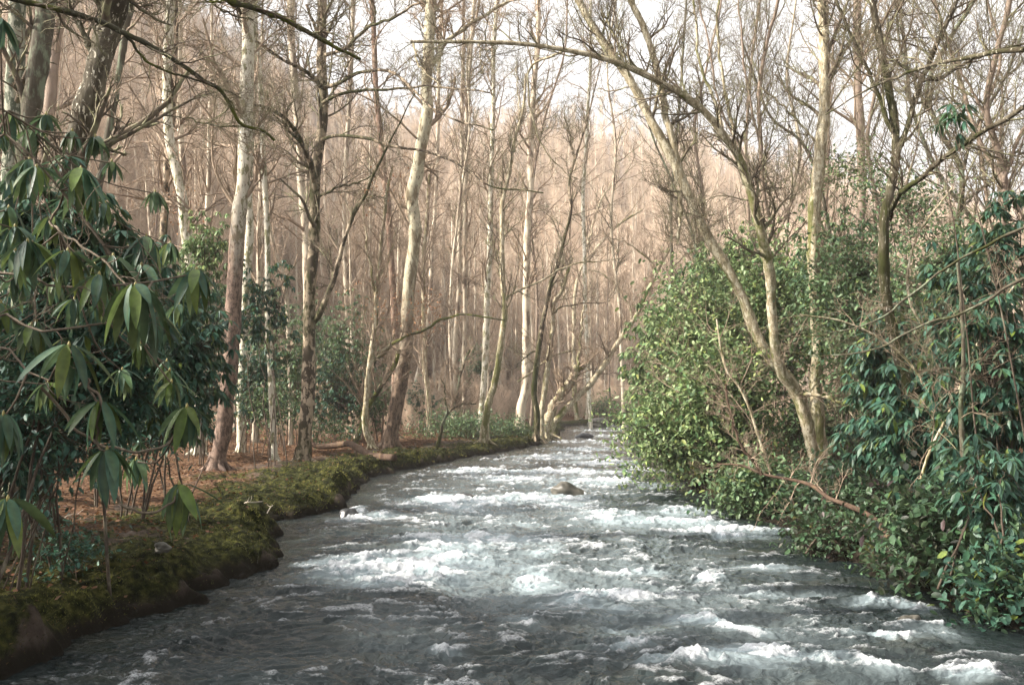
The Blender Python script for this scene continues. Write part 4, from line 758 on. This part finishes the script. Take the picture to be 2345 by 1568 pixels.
sbush(259, 'dark understory rhododendron below the dark teal laurel at the left', 90, 1010, 150, 90, 12.5, 260, 0.17, 'teal', base_px=40)
sbush(250, 'sunlit small-leaved laurel between the overhanging laurel and the leaning pair', 1655, 920, 115, 130, 25, 1000, 0.16, 'lime', name='laurel_bush', style='scatter', per=8)
sbush(251, 'medium-leaved rhododendron topping the thicket left of the leaning pair', 1690, 620, 110, 110, 31, 420, 0.19, 'lime')
sbush(252, 'bright laurel crowding the thicket just right of the upright riverside trunk', 1960, 680, 120, 140, 24, 700, 0.14, 'mid', name='laurel_bush', style='scatter', per=8)
sbush(253, 'tangled laurel in the upper thicket at the right', 2180, 600, 140, 110, 20, 600, 0.10, 'mid', name='laurel_bush', style='scatter', per=7, gap=0)
# tall evergreens left of the frame, whose shade lies over the near bank
for k, (x, y, h, r) in enumerate([(-10.5, -3.5, 10, 3.2), (-12.5, 1.5, 9.5, 3.2), (-13.5, 7.0, 9.5, 3.0), (-15.5, 12.5, 8.5, 3.0)]):
    g = gz(x, y)
    bush(260 + k, 'evergreen_tree', 'tree', ['tall dense evergreen behind the camera to the left', 'tall dense evergreen out of sight left of the camera', 'tall dense evergreen just outside the left frame edge', 'tall dense evergreen outside the left frame edge, farther along the bank'][k], (x, y, g), (x, y, g + h * 0.55), (r, r, h * 0.48), 1500, 0.26, 'deep', stem_r=0.09)

for k, (x, y, cx, cy, cz, r) in enumerate([(-7.5, -2.5, -5.0, -1.0, 9.0, 3.6), (-8.0, 3.5, -5.2, 3.2, 9.2, 3.0)]):  # crowns added out of view to block sky and sun over the near left
    g = gz(x, y)
    bush(280 + k, 'evergreen_tree', 'tree', ['evergreen behind the camera whose crown overhangs the near water', 'evergreen left of the camera whose crown overhangs the near bank'][k], (x, y, g), (cx, cy, cz), (r, r, r * .62), 1500, 0.24, 'deep', stem_r=0.10)
# --- the nearest rhododendron: every leaf ring is traced
def hero():
    rng = np.random.default_rng(300)
    bx, by = -5.3, 4.4; g = gz(bx, by)
    root = thing('rhododendron_bush', (bx, by, g), 'rhododendron nearest the camera with big hanging dark leaves over the left bank', 'shrub')
    H = [(63, 559, 95, 4.6), (155, 581, 95, 4.5), (259, 592, 90, 4.7), (227, 635, 90, 4.4), (335, 548, 88, 5.0), (324, 613, 90, 4.8), (310, 660, 135, 4.2), (352, 720, 100, 4.6), (450, 624, 95, 4.6), (72, 750, 85, 4.7), (158, 797, 125, 4.1), (230, 926, 112, 4.1), (428, 937, 92, 4.5), (245, 1036, 112, 4.1), (312, 1056, 72, 5.2), (410, 1115, 108, 4.2), (18, 1150, 135, 3.7), (8, 955, 105, 4.2), (83, 389, 92, 4.9), (185, 392, 100, 5.0), (72, 300, 62, 6.0), (20, 266, 66, 5.6), (0, 50, 80, 4.5), (195, 420, 90, 5.2), (240, 470, 70, 5.6), (120, 500, 70, 6), (20, 480, 80, 5.4), (2, 700, 80, 4.8), (280, 850, 60, 6.3), (60, 640, 70, 5.6), (170, 690, 70, 5.8), (110, 880, 70, 6), (390, 560, 50, 7), (410, 700, 50, 7)]
    W = np.array([at(x, y, d) for x, y, l, d in H]); Lf = np.array([1.1 * l * d / FPX for x, y, l, d in H])
    ex = []
    for k in range(30):
        ex.append((rng.uniform(-10, 430), rng.uniform(250, 900), rng.uniform(70, 95), rng.uniform(4.9, 6.4)))
    ex = [e for e in ex if e[1] > 200 + 0.7 * max(0, e[0] - 100)]
    W = np.concatenate([W, [at(x, y, d) for x, y, l, d in ex]]); Lf = np.concatenate([Lf, [.155 * rng.uniform(.8, 1.1) for e in ex]])
    anch = np.array([at(-60, 620, 4.8), at(-60, 760, 4.6), at(-40, 1000, 4.4), at(-80, 380, 5.2), at(-60, 60, 5)])
    tb = Tubes(); b0 = np.array([bx, by, g - .1])
    mains = {0: [b0, at(-220, 900, 4.6), at(-60, 650, 4.8), at(55, 625, 4.8), at(110, 655, 4.6), at(200, 662, 4.5), at(300, 655, 4.4), at(440, 622, 4.6)],
             1: [b0, at(-200, 950, 4.5), at(-40, 790, 4.4), at(40, 812, 4.3), at(100, 890, 4.2), at(150, 800, 4.1)],
             2: [b0, at(-150, 800, 4.6), at(20, 735, 4.6), at(100, 760, 4.4), at(185, 750, 4.3), at(280, 735, 4.4), at(350, 720, 4.5)],
             3: [at(185, 880, 4.2), at(205, 885, 4.1), at(228, 930, 4.1), at(222, 1000, 4.1), at(245, 1040, 4.1)],
             4: [at(100, 890, 4.2), at(200, 1000, 4.3), at(300, 1032, 4.3), at(380, 1020, 4.4), at(428, 940, 4.5)],
             5: [at(245, 1100, 4.1), at(290, 1160, 4.1), at(345, 1174, 4.1), at(395, 1150, 4.15), at(410, 1118, 4.2)],
             6: [b0, at(-250, 700, 4.9), at(-60, 350, 5), at(30, 310, 5), at(90, 380, 5), at(150, 450, 5.1), at(240, 560, 5)],
             7: [at(-60, 350, 5), at(0, 250, 5.3), at(72, 300, 6)], 8: [at(150, 440, 5.1), at(120, 510, 5.2), at(180, 560, 4.8), at(260, 620, 4.6), at(330, 700, 4.5)],
             9: [b0, at(-120, 1250, 4), at(-20, 1160, 3.8), at(18, 1150, 3.7)], 10: [at(158, 800, 4.1), at(190, 850, 4.1), at(212, 900, 4.1), at(230, 926, 4.1)]}
    lines = {}
    for k, q in mains.items():
        L = smooth_line(np.array(q), 26); u = np.linspace(0, 1, 26)
        L = L + np.stack([noise2(u * 12, u * 0 + k, 60), noise2(u * 12, u * 0 + k, 61), noise2(u * 12, u * 0 + k, 62)], 1) * 0.012
        lines[k] = L; r0 = {0: .016, 1: .014, 2: .013, 6: .018}.get(k, .007)
        tb.add(L, np.linspace(r0, 0.0045, 26), 7)
    A = np.concatenate([L[8:] for L in lines.values()])
    for wv in W:
        i = np.argmin(((A - wv) ** 2).sum(1)); s0 = A[i]; m = (s0 + wv) / 2 - np.array([0, 0, 0.12 * np.linalg.norm(wv - s0)])
        if np.linalg.norm(wv - s0) > 0.02: tb.add(smooth_line(np.array([s0, m, wv]), 8), np.linspace(.005, .0042, 8), 6)
    # dead grey twiglets
    L = np.stack([lines[k] for k in (0, 1, 2, 6, 8)]); Q, q = sprout(rng, L, np.full(L.shape[:2], .006), 16, .3, 1, (30, 80), 0.42, 7, .5, .5, .22, .05, .0016)
    Q2, q2 = sprout(rng, Q, q, 5, .2, 1, (30, 70), 0.16, 5, .7, .6, .2, 0, .0013); tb.add(Q, q, 4); tb.add(Q2, q2, 3)
    tb.build('branches', bark('bark_rhododendron', (0.20, 0.16, 0.12), (0.09, 0.07, 0.05), scale=30, bump=.3), root)
    VV, FF, CC = [], [], []; o = 0
    for wv, lf in zip(W, Lf):
        n = rng.integers(10, 15)
        for j in range(n):
            phi = j * 2.399 + rng.uniform(-.3, .3); A_ = math.radians(rng.uniform(10, 46) if j < n - 3 else rng.uniform(46, 72))
            rad = np.array([math.cos(phi), math.sin(phi), 0]); pet = 0.13 * lf
            d_ = rad * math.sin(A_) - np.array([0, 0, 1]) * math.cos(A_)
            nr = rad * math.cos(A_) + np.array([0, 0, 1]) * math.sin(A_) + rng.normal(size=3) * .22
            p0 = wv + (rad * 0.6 + np.array([0, 0, 0.5])) * pet
            col = tones(rng, 'deep', 1)
            if rng.random() < .12: col = np.array([[0.10, 0.155, 0.025]]) * rng.uniform(.8, 1.2)
            V, F, c = place_leaves(LT_HI, p0[None], d_[None], nr[None], np.array([lf * rng.uniform(.72, 1.08)]), col)
            # yellowing towards some tips, paler midrib
            t = LT_HI[0][:, 0]
            if rng.random() < .3: c = c * (1 - 0.6 * t[:, None]) + np.array([[0.14, 0.16, 0.02]]) * 0.6 * t[:, None]
            mid = np.abs(LT_HI[0][:, 1]) < 1e-6; c[mid] = c[mid] * 0.55 + np.array([0.10, 0.14, 0.05]) * 0.45
            VV.append(V); FF.append(F + o); CC.append(c); o += len(V)
    add_mesh('foliage', np.concatenate(VV), [np.concatenate(FF)], M_LEAF, root, cols=np.concatenate(CC))
    m, ns, ls, b = mat('flower_bud'); b.inputs['Base Color'].default_value = (0.26, 0.22, 0.07, 1); b.inputs['Roughness'].default_value = .6
    for wv, lf in zip(W, Lf):
        bd = Tubes(); z = np.linspace(0, 1, 7); p = wv[None] + np.stack([0 * z, 0 * z, z * .03], 1)
        bd.add(p, .0062 * np.sin(np.pi * np.clip(z * .92 + .06, 0, 1)) + .0006, 6)
        bd.build('flower_bud', m, root)
hero()

# ------------------------------------------------------------------ stones, logs, sticks
def rock_mat(name, c1, c2, wet=0.35):
    m, ns, ls, b = mat(name); tc = ns.new('ShaderNodeTexCoord'); n = ns.new('ShaderNodeTexNoise'); n.inputs['Scale'].default_value = 5; n.inputs['Detail'].default_value = 8; ls.new(tc.outputs['Object'], n.inputs['Vector'])
    r = ramp(ns, [(.35, c1), (.65, c2)]); ls.new(n.outputs['Fac'], r.inputs[0]); ls.new(r.outputs[0], b.inputs['Base Color']); b.inputs['Roughness'].default_value = wet
    bp = ns.new('ShaderNodeBump'); bp.inputs['Distance'].default_value = .03; bp.inputs['Strength'].default_value = .6; ls.new(n.outputs['Fac'], bp.inputs['Height']); ls.new(bp.outputs[0], b.inputs['Normal']); return m
M_R1 = rock_mat('stone_grey_brown', (0.035, 0.032, 0.024), (0.11, 0.10, 0.08), .5); M_R2 = rock_mat('stone_wet_dark', (0.012, 0.013, 0.014), (0.04, 0.04, 0.04), .38); M_R3 = rock_mat('stone_dry_grey', (0.12, 0.11, 0.10), (0.24, 0.22, 0.20), .8)
def rock(seed, px, py, hw, h, m, label, z=0.0, skew=0.0, cat='rock', deep=.7):
    c = on_water(px, py, z); r = hw * c[1] / FPX
    a = np.linspace(0, 2 * math.pi, 40, endpoint=False); b_ = np.linspace(-.5, 1, 22) * math.pi / 2
    A, Bb = np.meshgrid(a, b_, indexing='xy'); V = np.stack([np.cos(A) * np.cos(Bb), np.sin(A) * np.cos(Bb) * deep, np.sin(Bb)], -1).reshape(-1, 3)
    V = V * (1 + .22 * noise3(V * 1.7 + seed, seed) + .08 * noise3(V * 5 + seed, seed + 1))[:, None]
    V[:, 0] += -skew * V[:, 2]; V = V * np.array([r, r, h]); V[:, 2] += (z if z else -.02)
    o = add_mesh('river_rock' if z == 0 else 'stone', V, grid_faces(22, 40, True), m); o.location = (c[0], c[1], 0)
    tag(o, label, cat); return o
rock(1, 1308, 1133, 38, .30, M_R1, 'brown-grey pointed boulder in the middle of the rapids', skew=.45)
rock(2, 1336, 1001, 22, .28, M_R2, 'black wet rock splitting the current near the far bend', skew=-.2)
rock(3, 1060, 1137, 26, .10, M_R2, 'low reddish-dark rock breaking the foam left of the pointed boulder')
rock(4, 1124, 1049, 24, .16, M_R2, 'small dark hump of rock near the mossy bank')
rock(5, 1262, 992, 14, .25, M_R2, 'dark wet rock at the foot of the leaning trunks')
rock(6, 802, 1183, 24, .20, M_R2, 'dark rock under the splash beside the mossy point')
rock(7, 1430, 1005, 14, .2, M_R2, 'small black rock in the white water right of the bend rock')
rock(8, 2085, 1428, 28, .12, M_R1, 'brown rock at the water edge under the bottom right laurel')
rock(9, 1905, 1520, 38, .085, M_R1, 'brown rock just breaking the surface in the nearest rapids')
rock(10, 95, 1206, 22, .18, M_R1, 'rounded dull stone half buried on the shaded left bank', z=.55)
rock(11, 372, 1254, 18, .08, M_R1, 'flat dull stone set in the moss on the left bank', z=.5)
rock(12, 1368, 970, 24, .5, M_R1, 'brown stone heaped on the far bank at the bend', z=.25)
def log():
    P = [(700, 1013), (735, 1022), (775, 1018), (800, 1016), (828, 1030), (852, 1043), (880, 1046), (908, 1048)]
    ds = np.linspace(36.5, 32, len(P)); root_p = at(800, 1030, 35)
    Q = []
    for (x, y), d in zip(P, ds):
        p = at(x, y, d); Q.append([p[0], p[1], max(gz(p[0], p[1]) + .12, p[2])])
    L = smooth_line(np.array(Q), 40); tb = Tubes(); R = np.linspace(.09, .13, 40) * (1 + .1 * noise2(np.linspace(0, 9, 40), np.zeros(40), 5)); R[-1] = .001; L[-1] = L[-2]  ; tb.add(L, R, 12)
    r = thing('fallen_log', L[20], 'reddish-brown curved log lying on the mossy left bank', 'log'); tb.build('trunk', B['log'], r)
    Q2, q2 = sprout(np.random.default_rng(4), L[None], R[None], 3, .3, .8, (40, 70), .5, 6, .35, .3, .2, .2)
    for a_, b_ in zip(Q2, q2):
        t2 = Tubes(); t2.add(a_, b_, 6); t2.build('branch_stub', B['log'], r)
log()
M_STICK = bark('wood_bleached', (0.50, 0.44, 0.36), (0.28, 0.23, 0.18), scale=20, bump=.3)
def stick(seed, pts, wpx, label, m=None, name='dead_stick', lift=.06):
    c = on_water(*pts[0], .5); Q = []
    for x, y in pts:
        p = on_water(x, y, .5); Q.append([p[0], p[1], gz(p[0], p[1]) + lift])
    L = smooth_line(np.array(Q), 14); L[:, 2] += .02 * noise2(np.linspace(0, 5, 14), np.full(14, seed), 3)
    tb = Tubes(); R = np.linspace(wpx, wpx * .5, 14) * c[1] / FPX / 2; tb.add(L, R, 6)
    Q2, q2 = sprout(np.random.default_rng(seed), L[None], R[None], 3, .2, .9, (30, 60), .25, 5, .7, .4, .2, .1); tb.add(Q2, q2, 4)
    V, F = tb.arrays(); o = add_mesh(name, V - L[0], F, m or M_STICK); o.location = tuple(L[0]); tag(o, label, 'stick')
stick(1, [(520, 1146), (545, 1148), (570, 1158), (600, 1152)], 5, 'bleached forked stick lying on the mossy point')
stick(2, [(560, 1140), (600, 1136), (625, 1125)], 4, 'thin bleached stick above the forked one on the moss')
stick(4, [(140, 1172), (165, 1166), (185, 1164)], 3.5, 'short pale stick on the shaded soil under the big leaves')
stick(6, [(5, 1478), (30, 1462), (70, 1435)], 10, 'split pale driftwood at the bottom left water edge')
stick(7, [(235, 1344), (260, 1333)], 3, 'thin twig on the dark soil near the lower left')
stick(8, [(440, 1125), (470, 1080), (500, 1040)], 5, 'reddish stick poking up beside the brown-based sycamore', m=B['log'], lift=.3)

# ------------------------------------------------------------------ ground cover
def litter():
    rng = np.random.default_rng(500); n = 60000
    d = np.exp(rng.uniform(math.log(8), math.log(70), n)); t = rng.uniform(-.56, .62, n); x = t * d; y = d; s = river_sd(x, y)
    keep = (s > .35) & (rng.random(n) < (.17 + .83 * sm(0.8, 3.5, s + 1.5 * fbm(x * .6, y * .6, 3, 43)))) & (rng.random(n) < np.clip(d / 18, .25, 1))
    x, y = x[keep], y[keep]; z = land(x, y) + .012; n = len(x)
    dv = rng.normal(size=(n, 3)); dv[:, 2] *= .25; nor = np.array([0, 0, 1.]) + rng.normal(size=(n, 3)) * .5
    sz = rng.uniform(.05, .12, n) * np.clip(y / 28, .8, 1.4)
    c = tones(rng, 'dry', n) * np.array([.29, .26, .23])
    T = (np.array([(0, 0, 0), (.35, .3, .08), (1, 0, .1), (.4, -.32, .02)]), np.array([(0, 3, 2, 1)]))
    V, F, C_ = place_leaves(T, np.stack([x, y, z], 1), dv, nor, sz, c)
    o = add_mesh('fallen_leaves', V, [F], M_DRY, smooth=False, cols=C_); tag(o, 'brown fallen leaves strewn over the forest floor', 'leaves', kind='stuff')
litter()
def moss():
    rng = np.random.default_rng(510); n = 420000
    d = np.exp(rng.uniform(math.log(7.5), math.log(80), n)); t = rng.uniform(-.58, .62, n); x = t * d; s = river_sd(x, d)
    n2 = 700000; d2 = np.exp(rng.uniform(math.log(7.5), math.log(80), n2)); t2 = rng.uniform(-.58, .62, n2); s2 = river_sd(t2 * d2, d2); e = (s2 > -.5) & (s2 < .55)
    x = np.concatenate([x, (t2 * d2)[e]]); d = np.concatenate([d, d2[e]]); s = np.concatenate([s, s2[e]])
    keep = (s > -.5) & (s + 1.3 * fbm(x * .8, d * .8, 3, 41) < 2.5) & (s < 3.8); x, y, s = x[keep], d[keep], s[keep]
    z = land(x, y, s); k = (z > .015) & (rng.random(len(z)) < .45 + sm(0.0, .25, z)) & (rng.random(len(z)) < .25 + 1.1 * sm(-.25, .15, fbm(x * 1.6, y * 1.6, 3, 79))); x, y, z = x[k], y[k], z[k]; n = len(x)
    dv = rng.normal(size=(n, 3)) * .55; dv[:, 2] = np.abs(dv[:, 2]) + .35 + rng.uniform(-.7, .2, n); nor = rng.normal(size=(n, 3))
    sz = rng.uniform(.022, .06, n) * np.clip(y / 16, .75, 2.2)
    big = fbm(x * 2.2, y * 2.2, 3, 77)[:, None]
    z0 = z[:, None]; base = np.where(big > .12, np.array([[.17, .165, .036]]), np.where(big > -.05, np.array([[.055, .058, .013]]), np.array([[.014, .016, .006]])))
    c = base * rng.uniform(.6, 1.4, (n, 1)); br = rng.random(n) < .06; c[br] = np.array([.2, .12, .05]) * rng.uniform(.6, 1.3, (br.sum(), 1))
    T = (np.array([(0, .13, 0), (0, -.13, 0), (1, 0, .15)]), np.array([(0, 1, 2)]))
    V, F, C_ = place_leaves(T, np.stack([x, y, z - .008], 1), dv, nor, sz, c)
    o = add_mesh('moss', V, [F], M_MOSS, smooth=False, cols=C_); tag(o, 'thick green moss cushions covering the river banks', 'moss', kind='stuff')
moss()

# ------------------------------------------------------------------ woods: a few grown shapes, copied
def variant(seed, H, r, nb=16, ln=2.6, lean=.04, kink=.25, start=.35, n2=6, n3=4, rmin=.008, up=.5):
    rng = np.random.default_rng(seed); n = 14; t = np.linspace(0, 1, n)
    C = np.stack([np.cumsum(rng.normal(size=n) * kink * .35) * .35 + lean * H * t * rng.normal(), np.cumsum(rng.normal(size=n) * kink * .35) * .35, t * H - .3], 1)
    C = C - C[0] * [1, 1, 0]; C = smooth_line(C, 30); R = r * (1 - .8 * np.linspace(0, 1, 30)) * (1 + .5 * np.exp(-np.linspace(0, H, 30) / .4))
    tr = Tubes(); tr.add(C, R, 6); tw = Tubes()
    k0 = int(30 * start)
    Q, q = sprout(rng, C[None, k0:], R[None, k0:], nb, 0, 1, (25, 60), ln, 7, .5, .3, .14, up, rmin, lfall=.35); tw.add(Q, q, 4)
    Q2, q2 = sprout(rng, Q, q, n2, .15, 1, (25, 60), ln * .42, 5, .6, .4, .14, up * .6, rmin); tw.add(Q2, q2, 3)
    if n3:
        Q3, q3 = sprout(rng, Q2, q2, n3, .1, 1, (25, 60), ln * .2, 4, .8, .6, .12, up * .5, rmin); tw.add(Q3, q3, 3)
    return tr, tw

def grow_copies():
    rng = np.random.default_rng(600)
    kinds = []
    # category A: slim forest trees; B: thin saplings
    for k in range(10):
        big = k < 6
        tr, tw = variant(700 + k, [19, 22, 17, 24, 20, 15][k] if big else [7, 8.5, 6, 9][k - 6], [.17, .22, .13, .2, .15, .11][k] if big else .045, 20 if big else 24, 3.0 if big else 2.0, .05, .3 if big else .5, .28 if big else .12, 7, 6, .008 if big else .005)
        V1, F1 = tr.arrays(); V2, F2 = tw.arrays()
        a = bpy.data.meshes.new('trunk'); kinds.append(((V1, F1), (V2, F2), big))
    protos = []
    G1 = 'slender trees packed in the woods beyond the left bank'; G2 = 'thin saplings between the larger trunks'
    pts = []
    tries = 0
    while len(pts) < 215 and tries < 60000:
        tries += 1
        d = 40 + 95 * rng.random() ** .8; t = rng.uniform(-.56, .60); x = t * d
        s = float(river_sd(np.array([x]), np.array([d]))[0])
        if s < 2.5 or (t > .14 and d < 60 and rng.random() < .6): continue
        if any((x - a) ** 2 + (d - b_) ** 2 < 4.5 for a, b_ in pts): continue
        pts.append((x, d))
    bigs = [bool(rng.random() < .62) for _ in pts]
    MARK = [(-9999, 'left frame edge'), (128, 'mossy leaning trunk'), (445, 'elbow-bent sycamore'), (535, 'brown-based sycamore'), (713, 'forked riverside tree'), (932, 'cream sycamore'), (1151, 'speckled forked tree'), (1262, 'black-footed tree'),
            (1470, 'long leaning trunk'), (1708, 'left-leaning trunk'), (1871, 'upright riverside trunk'), (2022, 'mossy right-hand trunk'), (9999, 'right frame edge')]
    ORD = 'first second third fourth fifth sixth seventh eighth ninth tenth eleventh twelfth thirteenth fourteenth fifteenth sixteenth seventeenth eighteenth nineteenth twentieth twenty-first twenty-second twenty-third twenty-fourth twenty-fifth twenty-sixth twenty-seventh twenty-eighth'.split()
    names = {}
    for k in range(len(MARK) - 1):
        for bg_ in (True, False):
            mem = sorted([(x / y, i) for i, (x, y) in enumerate(pts) if bigs[i] == bg_ and MARK[k][0] <= CX + FPX * x / y < MARK[k + 1][0]])
            for n_, (_, i) in enumerate(mem):
                names[i] = (f"{ORD[min(n_, 27)]} {'slender tree' if bg_ else 'twiggy sapling'} from the left between the {MARK[k][1]} and the {MARK[k + 1][1]}", f"{'slender trees' if bg_ else 'twiggy saplings'} in the woods behind the river")
    for i, (x, y) in enumerate(pts):
        big = bigs[i]; k = rng.integers(0, 6) if big else rng.integers(6, 10)
        lab, g = names[i]
        loc = (x, y, gz(x, y) - .1)
        if k not in dict(protos):
            (V1, F1), (V2, F2), _ = kinds[k]
            r = thing('bare_tree' if big else 'sapling', loc, lab, 'tree', g)
            mt = [B['pale'], B['greybrown'], B['pale'], B['pale'], B['greybrown'], B['pale']][k] if big else B['greybrown']
            a = add_mesh('trunk', V1, F1, mt); a.parent = r; b_ = add_mesh('crown', V2, F2, B['twig'] if big else B['twig']); b_.parent = r
            protos.append((k, (r, a, b_)))
        else:
            r0, a0, b0 = dict(protos)[k]
            r = r0.copy(); COL.objects.link(r); r.location = loc; tag(r, lab, 'tree', g)
            for q in (a0, b0):
                c = q.copy(); COL.objects.link(c); c.parent = r
        s = rng.uniform(.75, 1.15); r.scale = (s, s, s * rng.uniform(.9, 1.1)); r.rotation_euler = (rng.normal() * .03, rng.normal() * .05, rng.uniform(0, 6.28))
    # the hillside wood
    src = bpy.data.collections.new('wood_shapes')
    for k in range(8):
        H = [17, 20, 14, 22, 18, 12, 16, 19][k]
        tr, tw = variant(800 + k, H, [.2, .24, .16, .24, .18, .12, .17, .2][k], 22, 3.4, .03, .4, .2, 8, 6, .016, up=.22)
        V1, F1 = tr.arrays(); V2, F2 = tw.arrays()
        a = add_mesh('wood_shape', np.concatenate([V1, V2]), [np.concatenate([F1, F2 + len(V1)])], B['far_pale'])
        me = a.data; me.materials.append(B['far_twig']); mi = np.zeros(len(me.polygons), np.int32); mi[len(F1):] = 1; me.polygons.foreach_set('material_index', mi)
        COL.objects.unlink(a); src.objects.link(a)
    n = 26000
    r = 70 + 290 * rng.random(n) ** .75; th = np.radians(rng.uniform(-36, 38, n)); x = r * np.sin(th); y = r * np.cos(th)
    s = river_sd(x, y); hz = hill(x, y)
    foot = np.interp(np.degrees(th), [-75, -27, -15, 0, 10, 30, 60], [26, 50, 78, 112, 122, 130, 170])
    keep = (s > 12) & (r > foot * .96 + 8)
    x, y = x[keep][:5200], y[keep][:5200]; z = land(x, y) - .2; n = len(x)
    me = bpy.data.meshes.new('hillside_woods'); me.vertices.add(n); me.vertices.foreach_set('co', np.stack([x, y, z], 1).astype(np.float32).ravel())
    o = bpy.data.objects.new('hillside_woods', me); COL.objects.link(o); tag(o, 'pinkish bare winter woods covering the far hillside', 'woods', kind='stuff')
    ng = bpy.data.node_groups.new('scatter_woods', 'GeometryNodeTree'); ng.interface.new_socket('Geometry', in_out='INPUT', socket_type='NodeSocketGeometry'); ng.interface.new_socket('Geometry', in_out='OUTPUT', socket_type='NodeSocketGeometry')
    N = ng.nodes; L = ng.links; gi = N.new('NodeGroupInput'); go = N.new('NodeGroupOutput'); m2p = N.new('GeometryNodeMeshToPoints'); iop = N.new('GeometryNodeInstanceOnPoints'); ci = N.new('GeometryNodeCollectionInfo')
    ci.inputs['Collection'].default_value = src; ci.inputs['Separate Children'].default_value = True; ci.inputs['Reset Children'].default_value = True
    L.new(gi.outputs[0], m2p.inputs[0]); L.new(m2p.outputs[0], iop.inputs['Points']); L.new(ci.outputs[0], iop.inputs['Instance']); iop.inputs['Pick Instance'].default_value = True
    rr = N.new('FunctionNodeRandomValue'); rr.data_type = 'FLOAT_VECTOR'; rr.inputs[0].default_value = (-.05, -.05, 0); rr.inputs[1].default_value = (.05, .05, 6.28); L.new(rr.outputs[0], iop.inputs['Rotation'])
    rs = N.new('FunctionNodeRandomValue'); rs.data_type = 'FLOAT'; rs.inputs[2].default_value = .75; rs.inputs[3].default_value = 1.2; L.new(rs.outputs[1], iop.inputs['Scale'])
    ri = N.new('FunctionNodeRandomValue'); ri.data_type = 'INT'; ri.inputs[4].default_value = 0; ri.inputs[5].default_value = 7; ri.inputs['Seed'].default_value = 5; L.new(ri.outputs[2], iop.inputs['Instance Index'])
    L.new(iop.outputs[0], go.inputs[0])
    # low brush at the foot of the woods
    src2 = bpy.data.collections.new('brush_shapes')
    for k in range(4):
        tr, tw = variant(900 + k, 3.0 + .5 * k, .025, 26, 1.5, .05, .4, .05, 7, 5, .011, up=.3)
        V1, F1 = tr.arrays(); V2, F2 = tw.arrays()
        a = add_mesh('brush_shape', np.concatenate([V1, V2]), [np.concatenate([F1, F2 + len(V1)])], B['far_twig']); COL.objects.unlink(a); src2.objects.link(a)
    r = 46 + 150 * rng.random(9000) ** 1.1; th = np.radians(rng.uniform(-33, 34, 9000)); x = r * np.sin(th); y = r * np.cos(th); kp = (river_sd(x, y) > 5) & ((r > 80) | (rng.random(9000) < .22)); x = x[kp][:4200]; y = y[kp][:4200]
    me2 = bpy.data.meshes.new('undergrowth'); me2.vertices.add(len(x)); me2.vertices.foreach_set('co', np.stack([x, y, land(x, y) - .05], 1).astype(np.float32).ravel())
    o2 = bpy.data.objects.new('undergrowth', me2); COL.objects.link(o2); tag(o2, 'low bare brush between the trunks across the forest floor', 'undergrowth', kind='stuff')
    ng2 = ng.copy()
    for nd in ng2.nodes:
        if nd.bl_idname == 'GeometryNodeCollectionInfo': nd.inputs['Collection'].default_value = src2
        if nd.bl_idname == 'FunctionNodeRandomValue' and nd.data_type == 'INT': nd.inputs[5].default_value = 3
        if nd.bl_idname == 'FunctionNodeRandomValue' and nd.data_type == 'FLOAT': nd.inputs[2].default_value = .35; nd.inputs[3].default_value = 1.0
    m2_ = o2.modifiers.new('scatter', 'NODES'); m2_.node_group = ng2
    L.new(iop.outputs[0], go.inputs[0]); md = o.modifiers.new('scatter', 'NODES'); md.node_group = ng
grow_copies()

# ------------------------------------------------------------------ air
def air():
    x0, x1, y0, y1, z0, z1 = -420, 420, -40, 520, -2, 175
    V = [(x, y, z) for z in (z0, z1) for y in (y0, y1) for x in (x0, x1)]
    F = [(0, 2, 3, 1), (4, 5, 7, 6), (0, 1, 5, 4), (2, 6, 7, 3), (0, 4, 6, 2), (1, 3, 7, 5)]
    m = bpy.data.materials.new('haze_air'); m.use_nodes = True; ns = m.node_tree.nodes; ns.remove(ns['Principled BSDF'])
    v = ns.new('ShaderNodeVolumePrincipled'); v.inputs['Color'].default_value = (0.96, 0.92, 0.90, 1); v.inputs['Density'].default_value = 0.00055; v.inputs['Anisotropy'].default_value = 0.0
    m.node_tree.links.new(v.outputs[0], ns['Material Output'].inputs['Volume'])
    o = add_mesh('haze', np.array(V, float), [np.array(F)], m, smooth=False); tag(o, 'thin pale winter haze filling the valley', 'haze', kind='stuff')
air()
